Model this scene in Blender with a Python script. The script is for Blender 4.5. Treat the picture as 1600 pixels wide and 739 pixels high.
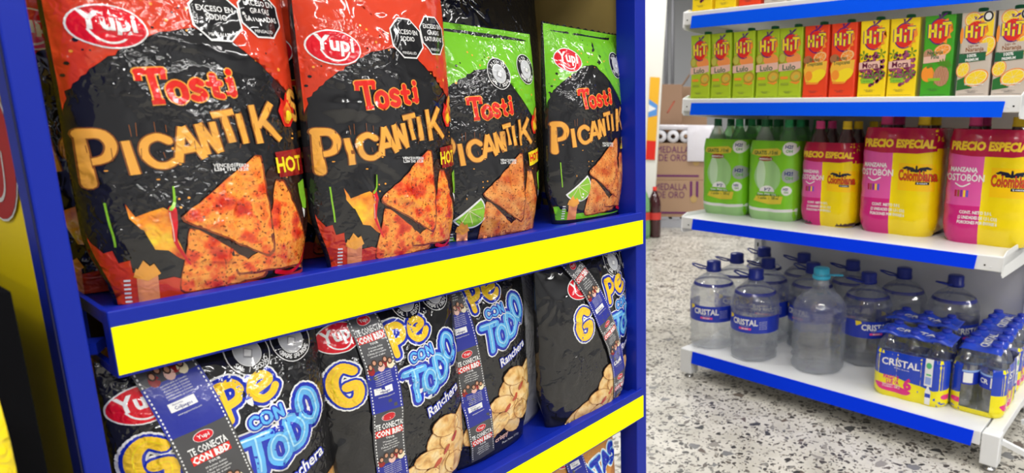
import bpy, bmesh, math, random
from mathutils import Vector, Matrix
PI = math.pi; R = math.radians
random.seed(7)
sc = bpy.context.scene; C = sc.collection
for o in list(bpy.data.objects): bpy.data.objects.remove(o)

# ---------------------------------------------------------------- camera
CH = .935
cam_d = bpy.data.cameras.new('camera'); cam = bpy.data.objects.new('camera', cam_d); C.objects.link(cam)
cam_d.sensor_width = 36; cam_d.lens = 1021.7/1600*36
cam_d.shift_x = (800-1074.03)/1600; cam_d.shift_y = (393.24-369.5)/1600
cam_d.clip_start = .02; cam_d.clip_end = 60
p_, r_ = .2025, .0111
fw = Vector((0, math.cos(p_), -math.sin(p_))); up0 = Vector((0, math.sin(p_), math.cos(p_))); rt0 = Vector((1, 0, 0))
rt = math.cos(r_)*rt0 + math.sin(r_)*up0; up = -math.sin(r_)*rt0 + math.cos(r_)*up0
m4 = Matrix((rt, up, -fw)).transposed().to_4x4(); m4.translation = Vector((0, 0, CH))
cam.matrix_world = m4
cam_d.dof.use_dof = True; cam_d.dof.focus_distance = .95; cam_d.dof.aperture_fstop = 6.3
sc.camera = cam
# ---------------------------------------------------------------- world, lights, exposure
w = bpy.data.worlds.new('world'); sc.world = w; w.use_nodes = True
w.node_tree.nodes['Background'].inputs[0].default_value = (.93, .96, 1, 1)
w.node_tree.nodes['Background'].inputs[1].default_value = .42
sc.view_settings.view_transform = 'Standard'; sc.view_settings.look = 'None'
sc.view_settings.exposure = .15; sc.view_settings.gamma = 1; sc.view_settings.use_curve_mapping = False
def area(name, loc, sx, sy, power, rot=(0, 0, 0), col=(1, .985, .96)):
    d = bpy.data.lights.new(name, 'AREA'); d.shape = 'RECTANGLE'; d.size = sx; d.size_y = sy; d.energy = power; d.color = col
    o = bpy.data.objects.new(name, d); C.objects.link(o); o.location = loc; o.rotation_euler = rot
    return o
ZC = 2.75
for i, (x, y, rz, pw) in enumerate([(-1.3, -.9, 20, 9), (.45, -1.3, 0, 38), (.1, .35, 0, 20), (2.0, .3, 0, 12), (2.2, -1.6, 0, 12), (-2.2, -2.2, 0, 24),
                                    (.2, 1.9, 0, 22), (1.5, 2.4, 0, 26), (-.3, 4.4, 0, 34), (1.6, 5.0, 0, 24), (-2.2, 2.5, 0, 18), (-.6, 6.6, 0, 50), (3.2, -.5, 90, 34), (4.5, -.2, 90, 34), (4.5, -1.8, 90, 34), (3.3, -2.2, 90, 24), (3.6, 1.1, 90, 24)]):  # last lamps are added to brighten the far wall and highlight the bags
    area('tube_and_fill_light', (x, y, ZC), 1.25, .07, pw, (0, 0, R(rz)))
sc.cycles.transparent_max_bounces = 24

# ---------------------------------------------------------------- frames
GO, GY = (-.02205, 2.2743), -.6581
RO, RY = (-.49761, .5378), .9925
def fr(k, u, v, z=0):
    o, y = (GO, GY) if k == 'g' else (RO, RY)
    return Vector((o[0]+u*math.cos(y)-v*math.sin(y), o[1]+u*math.sin(y)+v*math.cos(y), z))
def fyaw(k): return GY if k == 'g' else RY

# ---------------------------------------------------------------- materials
def wrinkle_group():
    g = bpy.data.node_groups.new('crinkle', 'ShaderNodeTree')
    for nm, ty in (('Strength', 'NodeSocketFloat'), ('Scale', 'NodeSocketFloat')): g.interface.new_socket(nm, in_out='INPUT', socket_type=ty)
    g.interface.new_socket('Normal', in_out='OUTPUT', socket_type='NodeSocketVector')
    N, L = g.nodes, g.links
    gi = N.new('NodeGroupInput'); go = N.new('NodeGroupOutput')
    tc = N.new('ShaderNodeTexCoord'); oi = N.new('ShaderNodeObjectInfo')
    mu = N.new('ShaderNodeMath'); mu.operation = 'MULTIPLY'; mu.inputs[1].default_value = 7
    ad = N.new('ShaderNodeVectorMath'); ad.operation = 'ADD'
    L.new(oi.outputs['Random'], mu.inputs[0]); L.new(tc.outputs['Object'], ad.inputs[0]); L.new(mu.outputs[0], ad.inputs[1])
    n1 = N.new('ShaderNodeTexNoise'); n1.noise_type = 'RIDGED_MULTIFRACTAL'; n1.inputs['Detail'].default_value = 1.2; n1.inputs['Distortion'].default_value = .9
    n2 = N.new('ShaderNodeTexNoise'); n2.inputs['Detail'].default_value = .5; n2.inputs['Distortion'].default_value = 1.2
    n3 = N.new('ShaderNodeTexNoise'); n3.inputs['Detail'].default_value = 1
    m2 = N.new('ShaderNodeMath'); m2.operation = 'MULTIPLY'; m2.inputs[1].default_value = 4.0
    L.new(gi.outputs['Scale'], n1.inputs['Scale']); L.new(gi.outputs['Scale'], m2.inputs[0]); L.new(m2.outputs[0], n2.inputs['Scale'])
    n3.inputs['Scale'].default_value = 11
    for n in (n1, n2, n3): L.new(ad.outputs[0], n.inputs['Vector'])
    rmp = N.new('ShaderNodeMapRange'); rmp.inputs['From Min'].default_value = .42; rmp.inputs['From Max'].default_value = .62
    L.new(n3.outputs['Fac'], rmp.inputs['Value'])
    a = N.new('ShaderNodeMath'); a.operation = 'MULTIPLY'; L.new(n2.outputs['Fac'], a.inputs[0]); L.new(rmp.outputs[0], a.inputs[1])
    b = N.new('ShaderNodeMath'); b.operation = 'MULTIPLY_ADD'; L.new(a.outputs[0], b.inputs[0]); b.inputs[1].default_value = .55; L.new(n1.outputs['Fac'], b.inputs[2])
    bu = N.new('ShaderNodeBump'); bu.inputs['Distance'].default_value = .004
    L.new(b.outputs[0], bu.inputs['Height']); L.new(gi.outputs['Strength'], bu.inputs['Strength']); L.new(bu.outputs[0], go.inputs[0])
    return g
WG = wrinkle_group()
MATS = {}
def mat(name, col, rough=.5, metal=0, spec=.5, film=None, trans=0, ior=1.45, coat=0, alpha=1, tex=None, emit=None):
    """film=(strength, scale) adds a crinkle bump; tex=(kind, colours..., scale) a procedural colour"""
    if name in MATS: return MATS[name]
    m = bpy.data.materials.new(name); m.use_nodes = True; N, L = m.node_tree.nodes, m.node_tree.links
    b = N['Principled BSDF']
    b.inputs['Base Color'].default_value = (*col, 1); b.inputs['Roughness'].default_value = rough; b.inputs['Metallic'].default_value = metal
    b.inputs['Specular IOR Level'].default_value = spec; b.inputs['IOR'].default_value = ior; b.inputs['Transmission Weight'].default_value = trans
    b.inputs['Coat Weight'].default_value = coat; b.inputs['Coat Roughness'].default_value = .06; b.inputs['Alpha'].default_value = alpha
    if emit: b.inputs['Emission Color'].default_value = (*emit[0], 1); b.inputs['Emission Strength'].default_value = emit[1]
    if film:
        g = N.new('ShaderNodeGroup'); g.node_tree = WG; g.inputs['Strength'].default_value = film[0]; g.inputs['Scale'].default_value = film[1]
        L.new(g.outputs[0], b.inputs['Normal'])
        if coat: L.new(g.outputs[0], b.inputs['Coat Normal'])
    if tex:
        kind, cols, scale = tex
        tc = N.new('ShaderNodeTexCoord'); n = N.new('ShaderNodeTexNoise'); n.inputs['Scale'].default_value = scale; n.inputs['Detail'].default_value = 4
        L.new(tc.outputs['Object'], n.inputs['Vector'])
        cr = N.new('ShaderNodeValToRGB'); e = cr.color_ramp.elements
        k = len(cols)
        while len(e) < k: e.new(.5)
        for i, c in enumerate(cols): e[i].position = .32+.36*i/(k-1); e[i].color = (*c, 1)
        L.new(n.outputs['Fac'], cr.inputs[0])
        out = cr.outputs[0]
        if kind == 'speck':
            n2 = N.new('ShaderNodeTexNoise'); n2.inputs['Scale'].default_value = scale*6; n2.inputs['Detail'].default_value = 2; L.new(tc.outputs['Object'], n2.inputs['Vector'])
            r2 = N.new('ShaderNodeValToRGB'); r2.color_ramp.elements[0].position = .3; r2.color_ramp.elements[1].position = .42
            r2.color_ramp.elements[0].color = (.12, .015, .005, 1); r2.color_ramp.elements[1].color = (1, 1, 1, 1)
            L.new(n2.outputs['Fac'], r2.inputs[0])
            mx = N.new('ShaderNodeMix'); mx.data_type = 'RGBA'; mx.blend_type = 'MULTIPLY'; mx.inputs[0].default_value = 1
            L.new(out, mx.inputs[6]); L.new(r2.outputs[0], mx.inputs[7]); out = mx.outputs[2]
        L.new(out, b.inputs['Base Color'])
    MATS[name] = m
    return m
FS = (1.0, 30)          # crinkle of the snack bags
def film(name, col, rough=.1, tex=None): return mat('film_'+name, col, min(rough, .13)*.7, film=FS, spec=.85, tex=tex)
M = dict(
 white=(.85, .85, .84), black=(.012, .012, .014), red=(.75, .02, .012), yupired=(.68, .008, .02), orange=(.93, .3, .03), gold=(.85, .36, .05), yellow=(.95, .72, .02),
 lime=(.25, .55, .03), green=(.02, .3, .07), dgreen=(.01, .12, .05), blue=(.01, .03, .45), lblue=(.12, .45, .85), navy=(.01, .015, .2), pink=(.8, .08, .3), cream=(.85, .75, .5),
 grey=(.35, .35, .36), dgrey=(.06, .06, .065), purple=(.1, .01, .2), skin=(.6, .3, .18), hair=(.05, .02, .01), dred=(.3, .01, .01), palepink=(.8, .5, .42), magenta=(.6, .01, .15), brown=(.25, .08, .02))
def F(k): return film(k, M[k])
def P(k, rough=.4):  return mat('print_'+k, M[k], rough, coat=.2)
film('chip', (.8, .2, .05), .35, ('speck', [(.55, .015, .004), (.82, .09, .015), (.95, .36, .05), (.85, .16, .02)], 60))
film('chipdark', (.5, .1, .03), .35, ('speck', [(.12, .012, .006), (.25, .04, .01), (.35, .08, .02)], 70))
film('chipgreen', (.7, .25, .08), .35, ('speck', [(.55, .08, .015), (.75, .24, .05), (.85, .38, .1)], 60))
film('flame', (.9, .4, .05), .3, ('mix', [(.9, .65, .04), (.95, .35, .03), (.6, .05, .01)], 45))
film('potato', (.85, .6, .25), .3, ('mix', [(.62, .3, .08), (.85, .55, .2), (.88, .66, .34)], 70))
film('potatoedge', (.45, .2, .06), .3)
film('redtop', (.62, .045, .015)); film('greentop', (.17, .52, .02)); film('peach', (.9, .35, .12)); film('bagfoil', (.7, .7, .72), .15)
film('goldbag', (.65, .28, .06))
BLUE = mat('blue_steel', (.005, .020, .34), .38, spec=.3)
BLUED = mat('blue_steel_seam', (.004, .006, .06), .5)
YEL = mat('yellow_rail_card', (1, 1, 0), .6, spec=.1)
BL2 = mat('bright_blue_rail_card', (0, .1, 1), .6, spec=.1)
BL3 = mat('blue_rail_card', (0, .045, .95), .6, spec=.1)
WST = mat('white_steel', (.8, .81, .82), .35)
GST = mat('grey_steel', (.42, .43, .47), .5)
LST = mat('light_grey_steel', (.62, .62, .64), .4)
BLK = mat('black_part_and_shade', (.006, .006, .007), 1, spec=0)
PAN = mat('yellow_panel', (.9, .68, .0), .5)
YDIM = mat('dim_yellow_board', (.55, .40, .12), .7)  # yellow boards inside the rack, with their shade put into the colour

# ---------------------------------------------------------------- object helpers
def link(name, bm, mats, parent=None, loc=None, rotz=0, smooth=True):
    me = bpy.data.meshes.new(name); bm.normal_update(); bm.to_mesh(me); bm.free()
    for m in (mats if isinstance(mats, (list, tuple)) else [mats]): me.materials.append(m)
    if smooth:
        for p in me.polygons: p.use_smooth = True
    o = bpy.data.objects.new(name, me); C.objects.link(o)
    if parent: o.parent = parent
    if loc is not None: o.location = loc
    o.rotation_euler.z = rotz
    return o
def empty(name, loc, rotz=0):
    o = bpy.data.objects.new(name, None); C.objects.link(o); o.location = loc; o.rotation_euler.z = rotz; o.empty_display_size = .05
    return o
def tag(o, label, cat, group=None):
    o['label'] = label; o['category'] = cat
    if group: o['group'] = group
    return o
def struct(o): o['kind'] = 'structure'; return o
def clone(o, parent=None):
    c = o.copy(); C.objects.link(c)
    if parent: c.parent = parent
    for ch in [x for x in C.objects if x.parent == o and x is not c]: clone(ch, c)
    return c
def box(bm, c, s, rz=0, mi=0, bev=0, M4=None):
    r = bmesh.ops.create_cube(bm, size=1)
    bmesh.ops.scale(bm, vec=s, verts=r['verts'])
    fs = list({f for v in r['verts'] for f in v.link_faces})
    if bev:
        rr = bmesh.ops.bevel(bm, geom=list({e for f in fs for e in f.edges}), offset=bev, segments=2, affect='EDGES', profile=.5)
        fs = rr['faces'] + [f for f in fs if f.is_valid]; fs = list(set(fs))
    vs = list({v for f in fs for v in f.verts})
    if M4: bmesh.ops.transform(bm, matrix=M4, verts=vs)
    bmesh.ops.transform(bm, matrix=Matrix.Translation(c) @ Matrix.Rotation(rz, 4, 'Z'), verts=vs)
    for f in fs: f.material_index = mi
    return vs
def bx(name, c, s, m, parent=None, rz=0, bev=0, loc=None, lrz=0):
    bm = bmesh.new(); box(bm, c, s, rz, 0, bev); return link(name, bm, m, parent, loc, lrz, smooth=False)
def lathe(bm, prof, seg=24, c=(0, 0, 0), mi=0, cap=True, rf=None):
    rings = []
    for r, z in prof:
        ring = []
        for i in range(seg):
            a = 2*PI*i/seg; k = rf(a, z) if rf else 1
            ring.append(bm.verts.new((c[0]+r*k*math.cos(a), c[1]+r*k*math.sin(a), c[2]+z)))
        rings.append(ring)
    for a, b in zip(rings, rings[1:]):
        for i in range(seg):
            f = bm.faces.new((a[i], a[(i+1) % seg], b[(i+1) % seg], b[i])); f.material_index = mi
    if cap:
        f = bm.faces.new(rings[0][::-1]); f.material_index = mi
        f = bm.faces.new(rings[-1]); f.material_index = mi
def tube(bm, pts, r, seg=8, closed=False, mi=0):
    pts = [Vector(p) for p in pts]; n = len(pts); rings = []
    for i, p in enumerate(pts):
        a = pts[(i-1) % n] if (closed or i > 0) else p; b = pts[(i+1) % n] if (closed or i < n-1) else p
        t = (b-a).normalized(); s = t.cross(Vector((0, 0, 1)))
        if s.length < .1: s = t.cross(Vector((1, 0, 0)))
        s.normalize(); q = s.cross(t)
        rings.append([bm.verts.new(p+s*r*math.cos(2*PI*k/seg)+q*r*math.sin(2*PI*k/seg)) for k in range(seg)])
    rng = range(n) if closed else range(n-1)
    for i in rng:
        a, b = rings[i], rings[(i+1) % n]
        for k in range(seg):
            f = bm.faces.new((a[k], a[(k+1) % seg], b[(k+1) % seg], b[k])); f.material_index = mi
    if not closed:
        bm.faces.new(rings[0][::-1]).material_index = mi; bm.faces.new(rings[-1]).material_index = mi
def bar(bm, a, b, w, h, mi=0):
    a, b = Vector(a), Vector(b); d = b-a; L = d.length; t = d.normalized()
    s = t.cross(Vector((0, 0, 1)))
    if s.length < .05: s = Vector((1, 0, 0))
    s.normalize(); q = s.cross(t)
    vs = [bm.verts.new(p+s*x*w/2+q*y*h/2) for p in (a, b) for x, y in ((-1, -1), (1, -1), (1, 1), (-1, 1))]
    for f in ((0, 1, 2, 3), (7, 6, 5, 4), (0, 4, 5, 1), (1, 5, 6, 2), (2, 6, 7, 3), (3, 7, 4, 0)):
        bm.faces.new([vs[i] for i in f]).material_index = mi

# ---------------------------------------------------------------- printed artwork as thin real geometry
_tc = {}
def text_geo(s, bold=0, res=2, space=1.0):
    k = (s, round(bold, 4), res, space)
    if k in _tc: return _tc[k]
    cu = bpy.data.curves.new('t', 'FONT'); cu.body = s; cu.size = 1; cu.resolution_u = res; cu.offset = bold; cu.fill_mode = 'FRONT'
    cu.align_x = 'CENTER'; cu.align_y = 'BOTTOM_BASELINE'; cu.space_character = space; cu.space_line = .85
    ob = bpy.data.objects.new('t', cu); C.objects.link(ob)
    bpy.context.view_layer.update()
    me = bpy.data.meshes.new_from_object(ob.evaluated_get(bpy.context.evaluated_depsgraph_get()))
    vs = [(v.co.x, v.co.y) for v in me.vertices]; fs = [tuple(p.vertices) for p in me.polygons]
    bpy.data.objects.remove(ob); bpy.data.meshes.remove(me); bpy.data.curves.remove(cu)
    _tc[k] = (vs, fs); return _tc[k]
G = {
 'P': [[(.18, 0), (.18, 1)], [(.18, 1), (.75, .98), (.97, .75), (.75, .5), (.2, .42)]], 'I': [[(.5, 0), (.5, 1)]],
 'C': [[(.92, .82), (.6, 1), (.2, .85), (.08, .45), (.3, .08), (.65, 0), (.95, .12)]], 'A': [[(0, 0), (.5, 1), (1, 0)], [(.2, .33), (.8, .33)]],
 'N': [[(.1, 0), (.1, 1), (.9, 0), (.9, 1)]], 'T': [[(0, 1), (1, 1)], [(.5, 1), (.5, 0)]], 'K': [[(.12, 0), (.12, 1)], [(.9, 1), (.2, .42)], [(.4, .58), (1, 0)]],
 'S': [[(.92, .85), (.55, 1), (.15, .82), (.25, .58), (.8, .42), (.9, .15), (.5, 0), (.08, .12)]], 'H': [[(.12, 0), (.12, 1)], [(.88, 0), (.88, 1)], [(.12, .5), (.88, .5)]],
 'O': [[(.5, 0), (.12, .2), (.05, .5), (.12, .8), (.5, 1), (.88, .8), (.95, .5), (.88, .2), (.5, 0)]], 'D': [[(.1, 0), (.1, 1), (.6, .95), (.95, .65), (.95, .35), (.6, .04), (.1, 0)]],
 'G': [[(.92, .85), (.55, 1), (.15, .8), (.05, .4), (.3, .05), (.7, .02), (.92, .2), (.92, .45), (.55, .45)]], 'E': [[(.9, 1), (.1, 1), (.1, 0), (.95, 0)], [(.1, .5), (.8, .5)]],
 'e': [[(.15, .5), (.85, .62), (.75, .95), (.35, .95), (.08, .5), (.3, .03), (.7, .03), (.95, .25)]],
 't': [[(.45, 1.25), (.42, .15), (.85, .05)], [(.05, .8), (.9, .8)]], 'i': [[(.5, 0), (.5, .8)], [(.5, 1.15), (.5, 1.2)]], 's': [[(.92, .85), (.55, 1), (.15, .82), (.25, .58), (.8, .42), (.9, .15), (.5, 0), (.08, .12)]],
 'o': [[(.5, 0), (.1, .2), (.05, .5), (.1, .8), (.5, 1), (.9, .8), (.95, .5), (.9, .2), (.5, 0)]],
}
class Art:
    def __init__(s): s.items = []; s.mats = []
    def mi(s, m):
        if m not in s.mats: s.mats.append(m)
        return s.mats.index(m)
    def raw(s, vs, fs, m, l): s.items.append((vs, fs, s.mi(m), l)); return s
    def poly(s, pts, m, l=1): return s.raw(list(pts), [tuple(range(len(pts)))], m, l)
    def ell(s, x, z, rx, rz, m, l=1, rot=0, n=28, a0=0, a1=2*PI):
        c, q = math.cos(rot), math.sin(rot); pts = []
        for i in range(n):
            a = a0+(a1-a0)*i/(n if a1-a0 > 6.28 else n-1); u, v = rx*math.cos(a), rz*math.sin(a); pts.append((x+u*c-v*q, z+u*q+v*c))
        return s.poly(pts, m, l)
    def rect(s, x0, z0, x1, z1, m, l=1): return s.poly([(x0, z0), (x1, z0), (x1, z1), (x0, z1)], m, l)
    def text(s, t, x, z, h, m, l=2, bold=.02, rot=0, sx=1, shear=0, space=1.0, res=2):
        vs, fs = text_geo(t, bold, res, space); c, q = math.cos(rot), math.sin(rot); k = h/.72
        return s.raw([(x+(u*sx+v*shear)*k*c-v*k*q, z+(u*sx+v*shear)*k*q+v*k*c) for u, v in vs], fs, m, l)
    def arc(s, t, x, z, r, h, m, l=2, top=True, bold=.02, span=None):
        n = len(t); span = span or n*h*1.02/r
        for i, ch in enumerate(t):
            if ch == ' ': continue
            f = (i+.5)/n-.5
            a = PI/2-f*span if top else -PI/2+f*span
            rr = r if top else r+h
            s.text(ch, x+rr*math.cos(a), z+rr*math.sin(a), h, m, l, bold, rot=(a-PI/2 if top else a+PI/2), res=1)
    def stroke(s, pts, w, m, l=1, w1=None, joint=True):
        w1 = w if w1 is None else w1; n = len(pts)
        for i in range(n-1):
            (x0, z0), (x1, z1) = pts[i], pts[i+1]; d = math.hypot(x1-x0, z1-z0) or 1e-9; nx, nz = -(z1-z0)/d, (x1-x0)/d
            wa = (w+(w1-w)*i/(n-1))/2; wb = (w+(w1-w)*(i+1)/(n-1))/2
            s.poly([(x0-nx*wa, z0-nz*wa), (x1-nx*wb, z1-nz*wb), (x1+nx*wb, z1+nz*wb), (x0+nx*wa, z0+nz*wa)], m, l)
            if joint and 0 < i: s.ell(x0, z0, wa, wa, m, l, n=8)
        if joint: s.ell(*pts[0], w/2, w/2, m, l, n=10); s.ell(*pts[-1], w1/2, w1/2, m, l, n=10)
        return s
    def smooth(s, pts, k=4):
        o = []; n = len(pts)
        for i in range(n-1):
            p0, p1, p2, p3 = pts[max(i-1, 0)], pts[i], pts[i+1], pts[min(i+2, n-1)]
            for j in range(k):
                t = j/k; o.append(tuple(.5*((2*p1[d])+(-p0[d]+p2[d])*t+(2*p0[d]-5*p1[d]+4*p2[d]-p3[d])*t*t+(-p0[d]+3*p1[d]-3*p2[d]+p3[d])*t**3) for d in (0, 1)))
        return o+[pts[-1]]
    def glyph(s, ch, x, z, w, h, th, m, l=1, rot=0, shear=0, curve=None, joint=True, th1=None):
        c, q = math.cos(rot), math.sin(rot)
        for st in G[ch]:
            if curve if curve is not None else ch in 'CSOGDPeosO':
                if ch in 'DP' and len(st) > 2: st = s.smooth(st, 3)
                elif len(st) > 3: st = s.smooth(st, 3)
            pts = [(x+(u*w+v*h*shear)*c-v*h*q, z+(u*w+v*h*shear)*q+v*h*c) for u, v in st]
            s.stroke(pts, th, m, l, th1, joint)
    def build(s, bm, fn, step=.0065, base=0, off=.0005, dl=.00022, mats=None):
        """cut every printed shape on a grid and lay it on the surface fn(x, z, lift)"""
        for vs, fs, mi, l in s.items:
            t = bmesh.new(); V = [t.verts.new((x, 0, z)) for x, z in vs]
            for f in fs:
                try: t.faces.new([V[i] for i in f])
                except ValueError: pass
            big = [f for f in t.faces if len(f.verts) > 3]
            if big: bmesh.ops.triangulate(t, faces=big, ngon_method='EAR_CLIP')
            if step:
                for ax in (0, 2):
                    lo = min(v.co[ax] for v in t.verts); hi = max(v.co[ax] for v in t.verts)
                    k = math.ceil(lo/step+1e-6)
                    while k*step < hi-1e-6:
                        co = [0, 0, 0]; no = [0, 0, 0]; co[ax] = k*step; no[ax] = 1
                        bmesh.ops.bisect_plane(t, geom=t.verts[:]+t.edges[:]+t.faces[:], plane_co=co, plane_no=no, dist=1e-6); k += 1
            mp = {}
            t.verts.index_update()
            for v in t.verts: mp[v.index] = bm.verts.new(fn(v.co.x, v.co.z, off+dl*l))
            for f in t.faces:
                a = f.verts; s2 = sum(a[i].co.x*a[(i+1) % len(a)].co.z-a[(i+1) % len(a)].co.x*a[i].co.z for i in range(len(a)))
                idx = [mp[v.index] for v in a]
                if s2 < 0: idx = idx[::-1]
                try: g = bm.faces.new(idx); g.material_index = base+mi; g.smooth = True
                except ValueError: pass
            t.free()
def ragged(pts, n, amp, rnd):
    o = []
    for (a, b), (c, d) in zip(pts, pts[1:]):
        L = math.hypot(c-a, d-b); nx, nz = -(d-b)/L, (c-a)/L
        for i in range(n):
            t = i/n; e = rnd.uniform(-amp, amp); o.append((a+(c-a)*t+nx*e, b+(d-b)*t+nz*e))
    return o+[pts[-1]]
exec_order = []

# ================================================================= SETTING
def terrazzo():
    m = bpy.data.materials.new('terrazzo'); m.use_nodes = True; N, L = m.node_tree.nodes, m.node_tree.links; b = N['Principled BSDF']
    tc = N.new('ShaderNodeTexCoord')
    dn = N.new('ShaderNodeTexNoise'); dn.inputs['Scale'].default_value = 30; L.new(tc.outputs['Object'], dn.inputs['Vector'])
    vm = N.new('ShaderNodeVectorMath'); vm.operation = 'MULTIPLY_ADD'; vm.inputs[1].default_value = (.02, .02, 0); L.new(dn.outputs['Color'], vm.inputs[0]); L.new(tc.outputs['Object'], vm.inputs[2])
    base = N.new('ShaderNodeTexNoise'); base.inputs['Scale'].default_value = 9; base.inputs['Detail'].default_value = 5; L.new(tc.outputs['Object'], base.inputs['Vector'])
    cr = N.new('ShaderNodeValToRGB'); cr.color_ramp.elements[0].color = (.50, .475, .41, 1); cr.color_ramp.elements[1].color = (.66, .63, .565, 1); cr.color_ramp.elements[0].position = .35; cr.color_ramp.elements[1].position = .65
    L.new(base.outputs['Fac'], cr.inputs[0]); cur = cr.outputs[0]
    for sc_, thr, edge, cols in ((60, .75, .1, [(.05, .048, .045), (.14, .12, .1), (.24, .23, .21), (.08, .07, .065)]), (135, .75, .08, [(.08, .075, .07), (.2, .17, .14), (.34, .32, .28), (.13, .12, .1)]),
                                (31, .93, .12, [(.06, .06, .06), (.2, .2, .2), (.14, .11, .09), (.3, .28, .25)])):
        v = N.new('ShaderNodeTexVoronoi'); v.inputs['Scale'].default_value = sc_; L.new(vm.outputs[0], v.inputs['Vector'])
        ve = N.new('ShaderNodeTexVoronoi'); ve.feature = 'DISTANCE_TO_EDGE'; ve.inputs['Scale'].default_value = sc_; L.new(vm.outputs[0], ve.inputs['Vector'])
        sp = N.new('ShaderNodeSeparateColor'); L.new(v.outputs['Color'], sp.inputs[0])
        g1 = N.new('ShaderNodeMath'); g1.operation = 'GREATER_THAN'; g1.inputs[1].default_value = thr; L.new(sp.outputs[0], g1.inputs[0])
        g2 = N.new('ShaderNodeMath'); g2.operation = 'GREATER_THAN'; g2.inputs[1].default_value = edge; L.new(ve.outputs['Distance'], g2.inputs[0])
        mm = N.new('ShaderNodeMath'); mm.operation = 'MULTIPLY'; L.new(g1.outputs[0], mm.inputs[0]); L.new(g2.outputs[0], mm.inputs[1])
        c2 = N.new('ShaderNodeValToRGB'); c2.color_ramp.interpolation = 'CONSTANT'; e = c2.color_ramp.elements
        while len(e) < 4: e.new(.5)
        for i, c in enumerate(cols): e[i].position = i*.25; e[i].color = (*c, 1)
        L.new(sp.outputs[1], c2.inputs[0])
        mx = N.new('ShaderNodeMix'); mx.data_type = 'RGBA'; L.new(mm.outputs[0], mx.inputs[0]); L.new(cur, mx.inputs[6]); L.new(c2.outputs[0], mx.inputs[7]); cur = mx.outputs[2]
    # worn pale strip across the aisle
    L.new(cur, b.inputs['Base Color']); b.inputs['Roughness'].default_value = .32; b.inputs['Specular IOR Level'].default_value = .4
    return m
bm = bmesh.new(); box(bm, (0, 2.5, -.05), (12, 13, .1)); struct(link('floor', bm, terrazzo(), smooth=False))
WALL = mat('wall_paint', (.40, .41, .43), .8)
struct(bx('wall_back', (0, 9.05, 1.5), (12, .1, 3), WALL)); struct(bx('wall_left', (-6.05, 2.5, 1.5), (.1, 13, 3), WALL)); struct(bx('wall_right', (6.05, 2.5, 1.5), (.1, 13, 3), WALL))
struct(bx('wall_front', (0, -4.05, 1.5), (12, .1, 3), WALL)); struct(bx('ceiling', (0, 2.5, 3.05), (12.2, 13.2, .1), mat('ceiling_paint', (.6, .61, .62), .9)))

# ================================================================= SNACK RACK (blue)
rack = tag(empty('display_rack', fr('r', 0, 0), RY), 'tall blue steel snack rack with yellow price rails, nearest the camera', 'display rack')
ZT = [.7600, .420, .082]          # tray floors
def post(u0, u1, v0, v1, h=2.0):
    bm = bmesh.new(); box(bm, ((u0+u1)/2, (v0+v1)/2, h/2), (u1-u0, v1-v0, h), bev=.0015)
    return link('post', bm, BLUE, rack, smooth=False)
pl = post(-.0325, -.0148, .001, .036)
bm = bmesh.new(); box(bm, (-.033, .0045, 1.0), (.0012, .0022, 1.99)); link('post_groove', bm, BLUED, pl, smooth=False)
post(.745, .775, .003, .045); post(-.0325, -.0148, .385, .42); post(.745, .775, .385, .42)
# side panel with oval badge
bm = bmesh.new(); box(bm, (-.026, .21, 1.0), (.008, .345, 1.9)); sp_ = link('side_panel', bm, PAN, rack, smooth=False)
bm = bmesh.new(); box(bm, (.768, .215, 1.2), (.008, .335, 1.58)); link('side_panel', bm, YDIM, rack, smooth=False)
a = Art()
a.ell(.105, .905, .075, .066, P('white'), 1); a.ell(.105, .905, .073, .064, mat('panel_red', (.42, .01, .012), .5), 2)
a.stroke(a.smooth([(.066, .9), (.075, .87), (.1, .858), (.13, .87)], 4), .0035, P('white'), 3)
a.text('Yupi', .12, .9, .045, P('white'), 3, .03)
bm = bmesh.new(); a.build(bm, lambda x, z, o: (-.0302-o*2, x, z), 0)
for f in bm.faces: f.normal_flip()
link('painted_badge', bm, a.mats, sp_)
bx('back_panel', (.37, .425, 1.0), (.78, .008, 1.9), YDIM, rack)
def tray(z0, rail_side=True):
    bm = bmesh.new()
    box(bm, (.38, .2, z0-.003), (.752, .376, .006)); box(bm, (.38, .008, z0-.0245), (.76, .016, .061), bev=.0012)
    for u in (.002, .758):
        bar(bm, (u, .012, z0-.001), (u, .375, z0+.03), .004, .012)
        bar(bm, (u, .012, z0-.05), (u, .375, z0-.02), .004, .008)
        for k in range(7): bar(bm, (u, .012+.06*k, z0-.05+.005*k), (u, .012+.06*k, z0+.005*k), .003, .004)
    bar(bm, (-.016, .04, z0-.03), (0, .03, z0-.03), .02, .01); bar(bm, (.76, .05, z0-.03), (.778, .05, z0-.03), .02, .01)
    t = link('tray', bm, BLUE, rack, smooth=False)
    bx('price_strip', (.3802, -.0009, z0-.030), (.7586, .0012, .0435), YEL, t)
for z in ZT: tray(z)
bm = bmesh.new(); box(bm, (.38, .21, 1.30), (.752, .4, .006)); box(bm, (.38, .01, 1.28), (.76, .016, .05)); link('tray', bm, BLUE, rack, smooth=False)
bm = bmesh.new(); box(bm, (.37, .21, .02), (.79, .4, .03)); link('base', bm, BLUE, rack, smooth=False)

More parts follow.
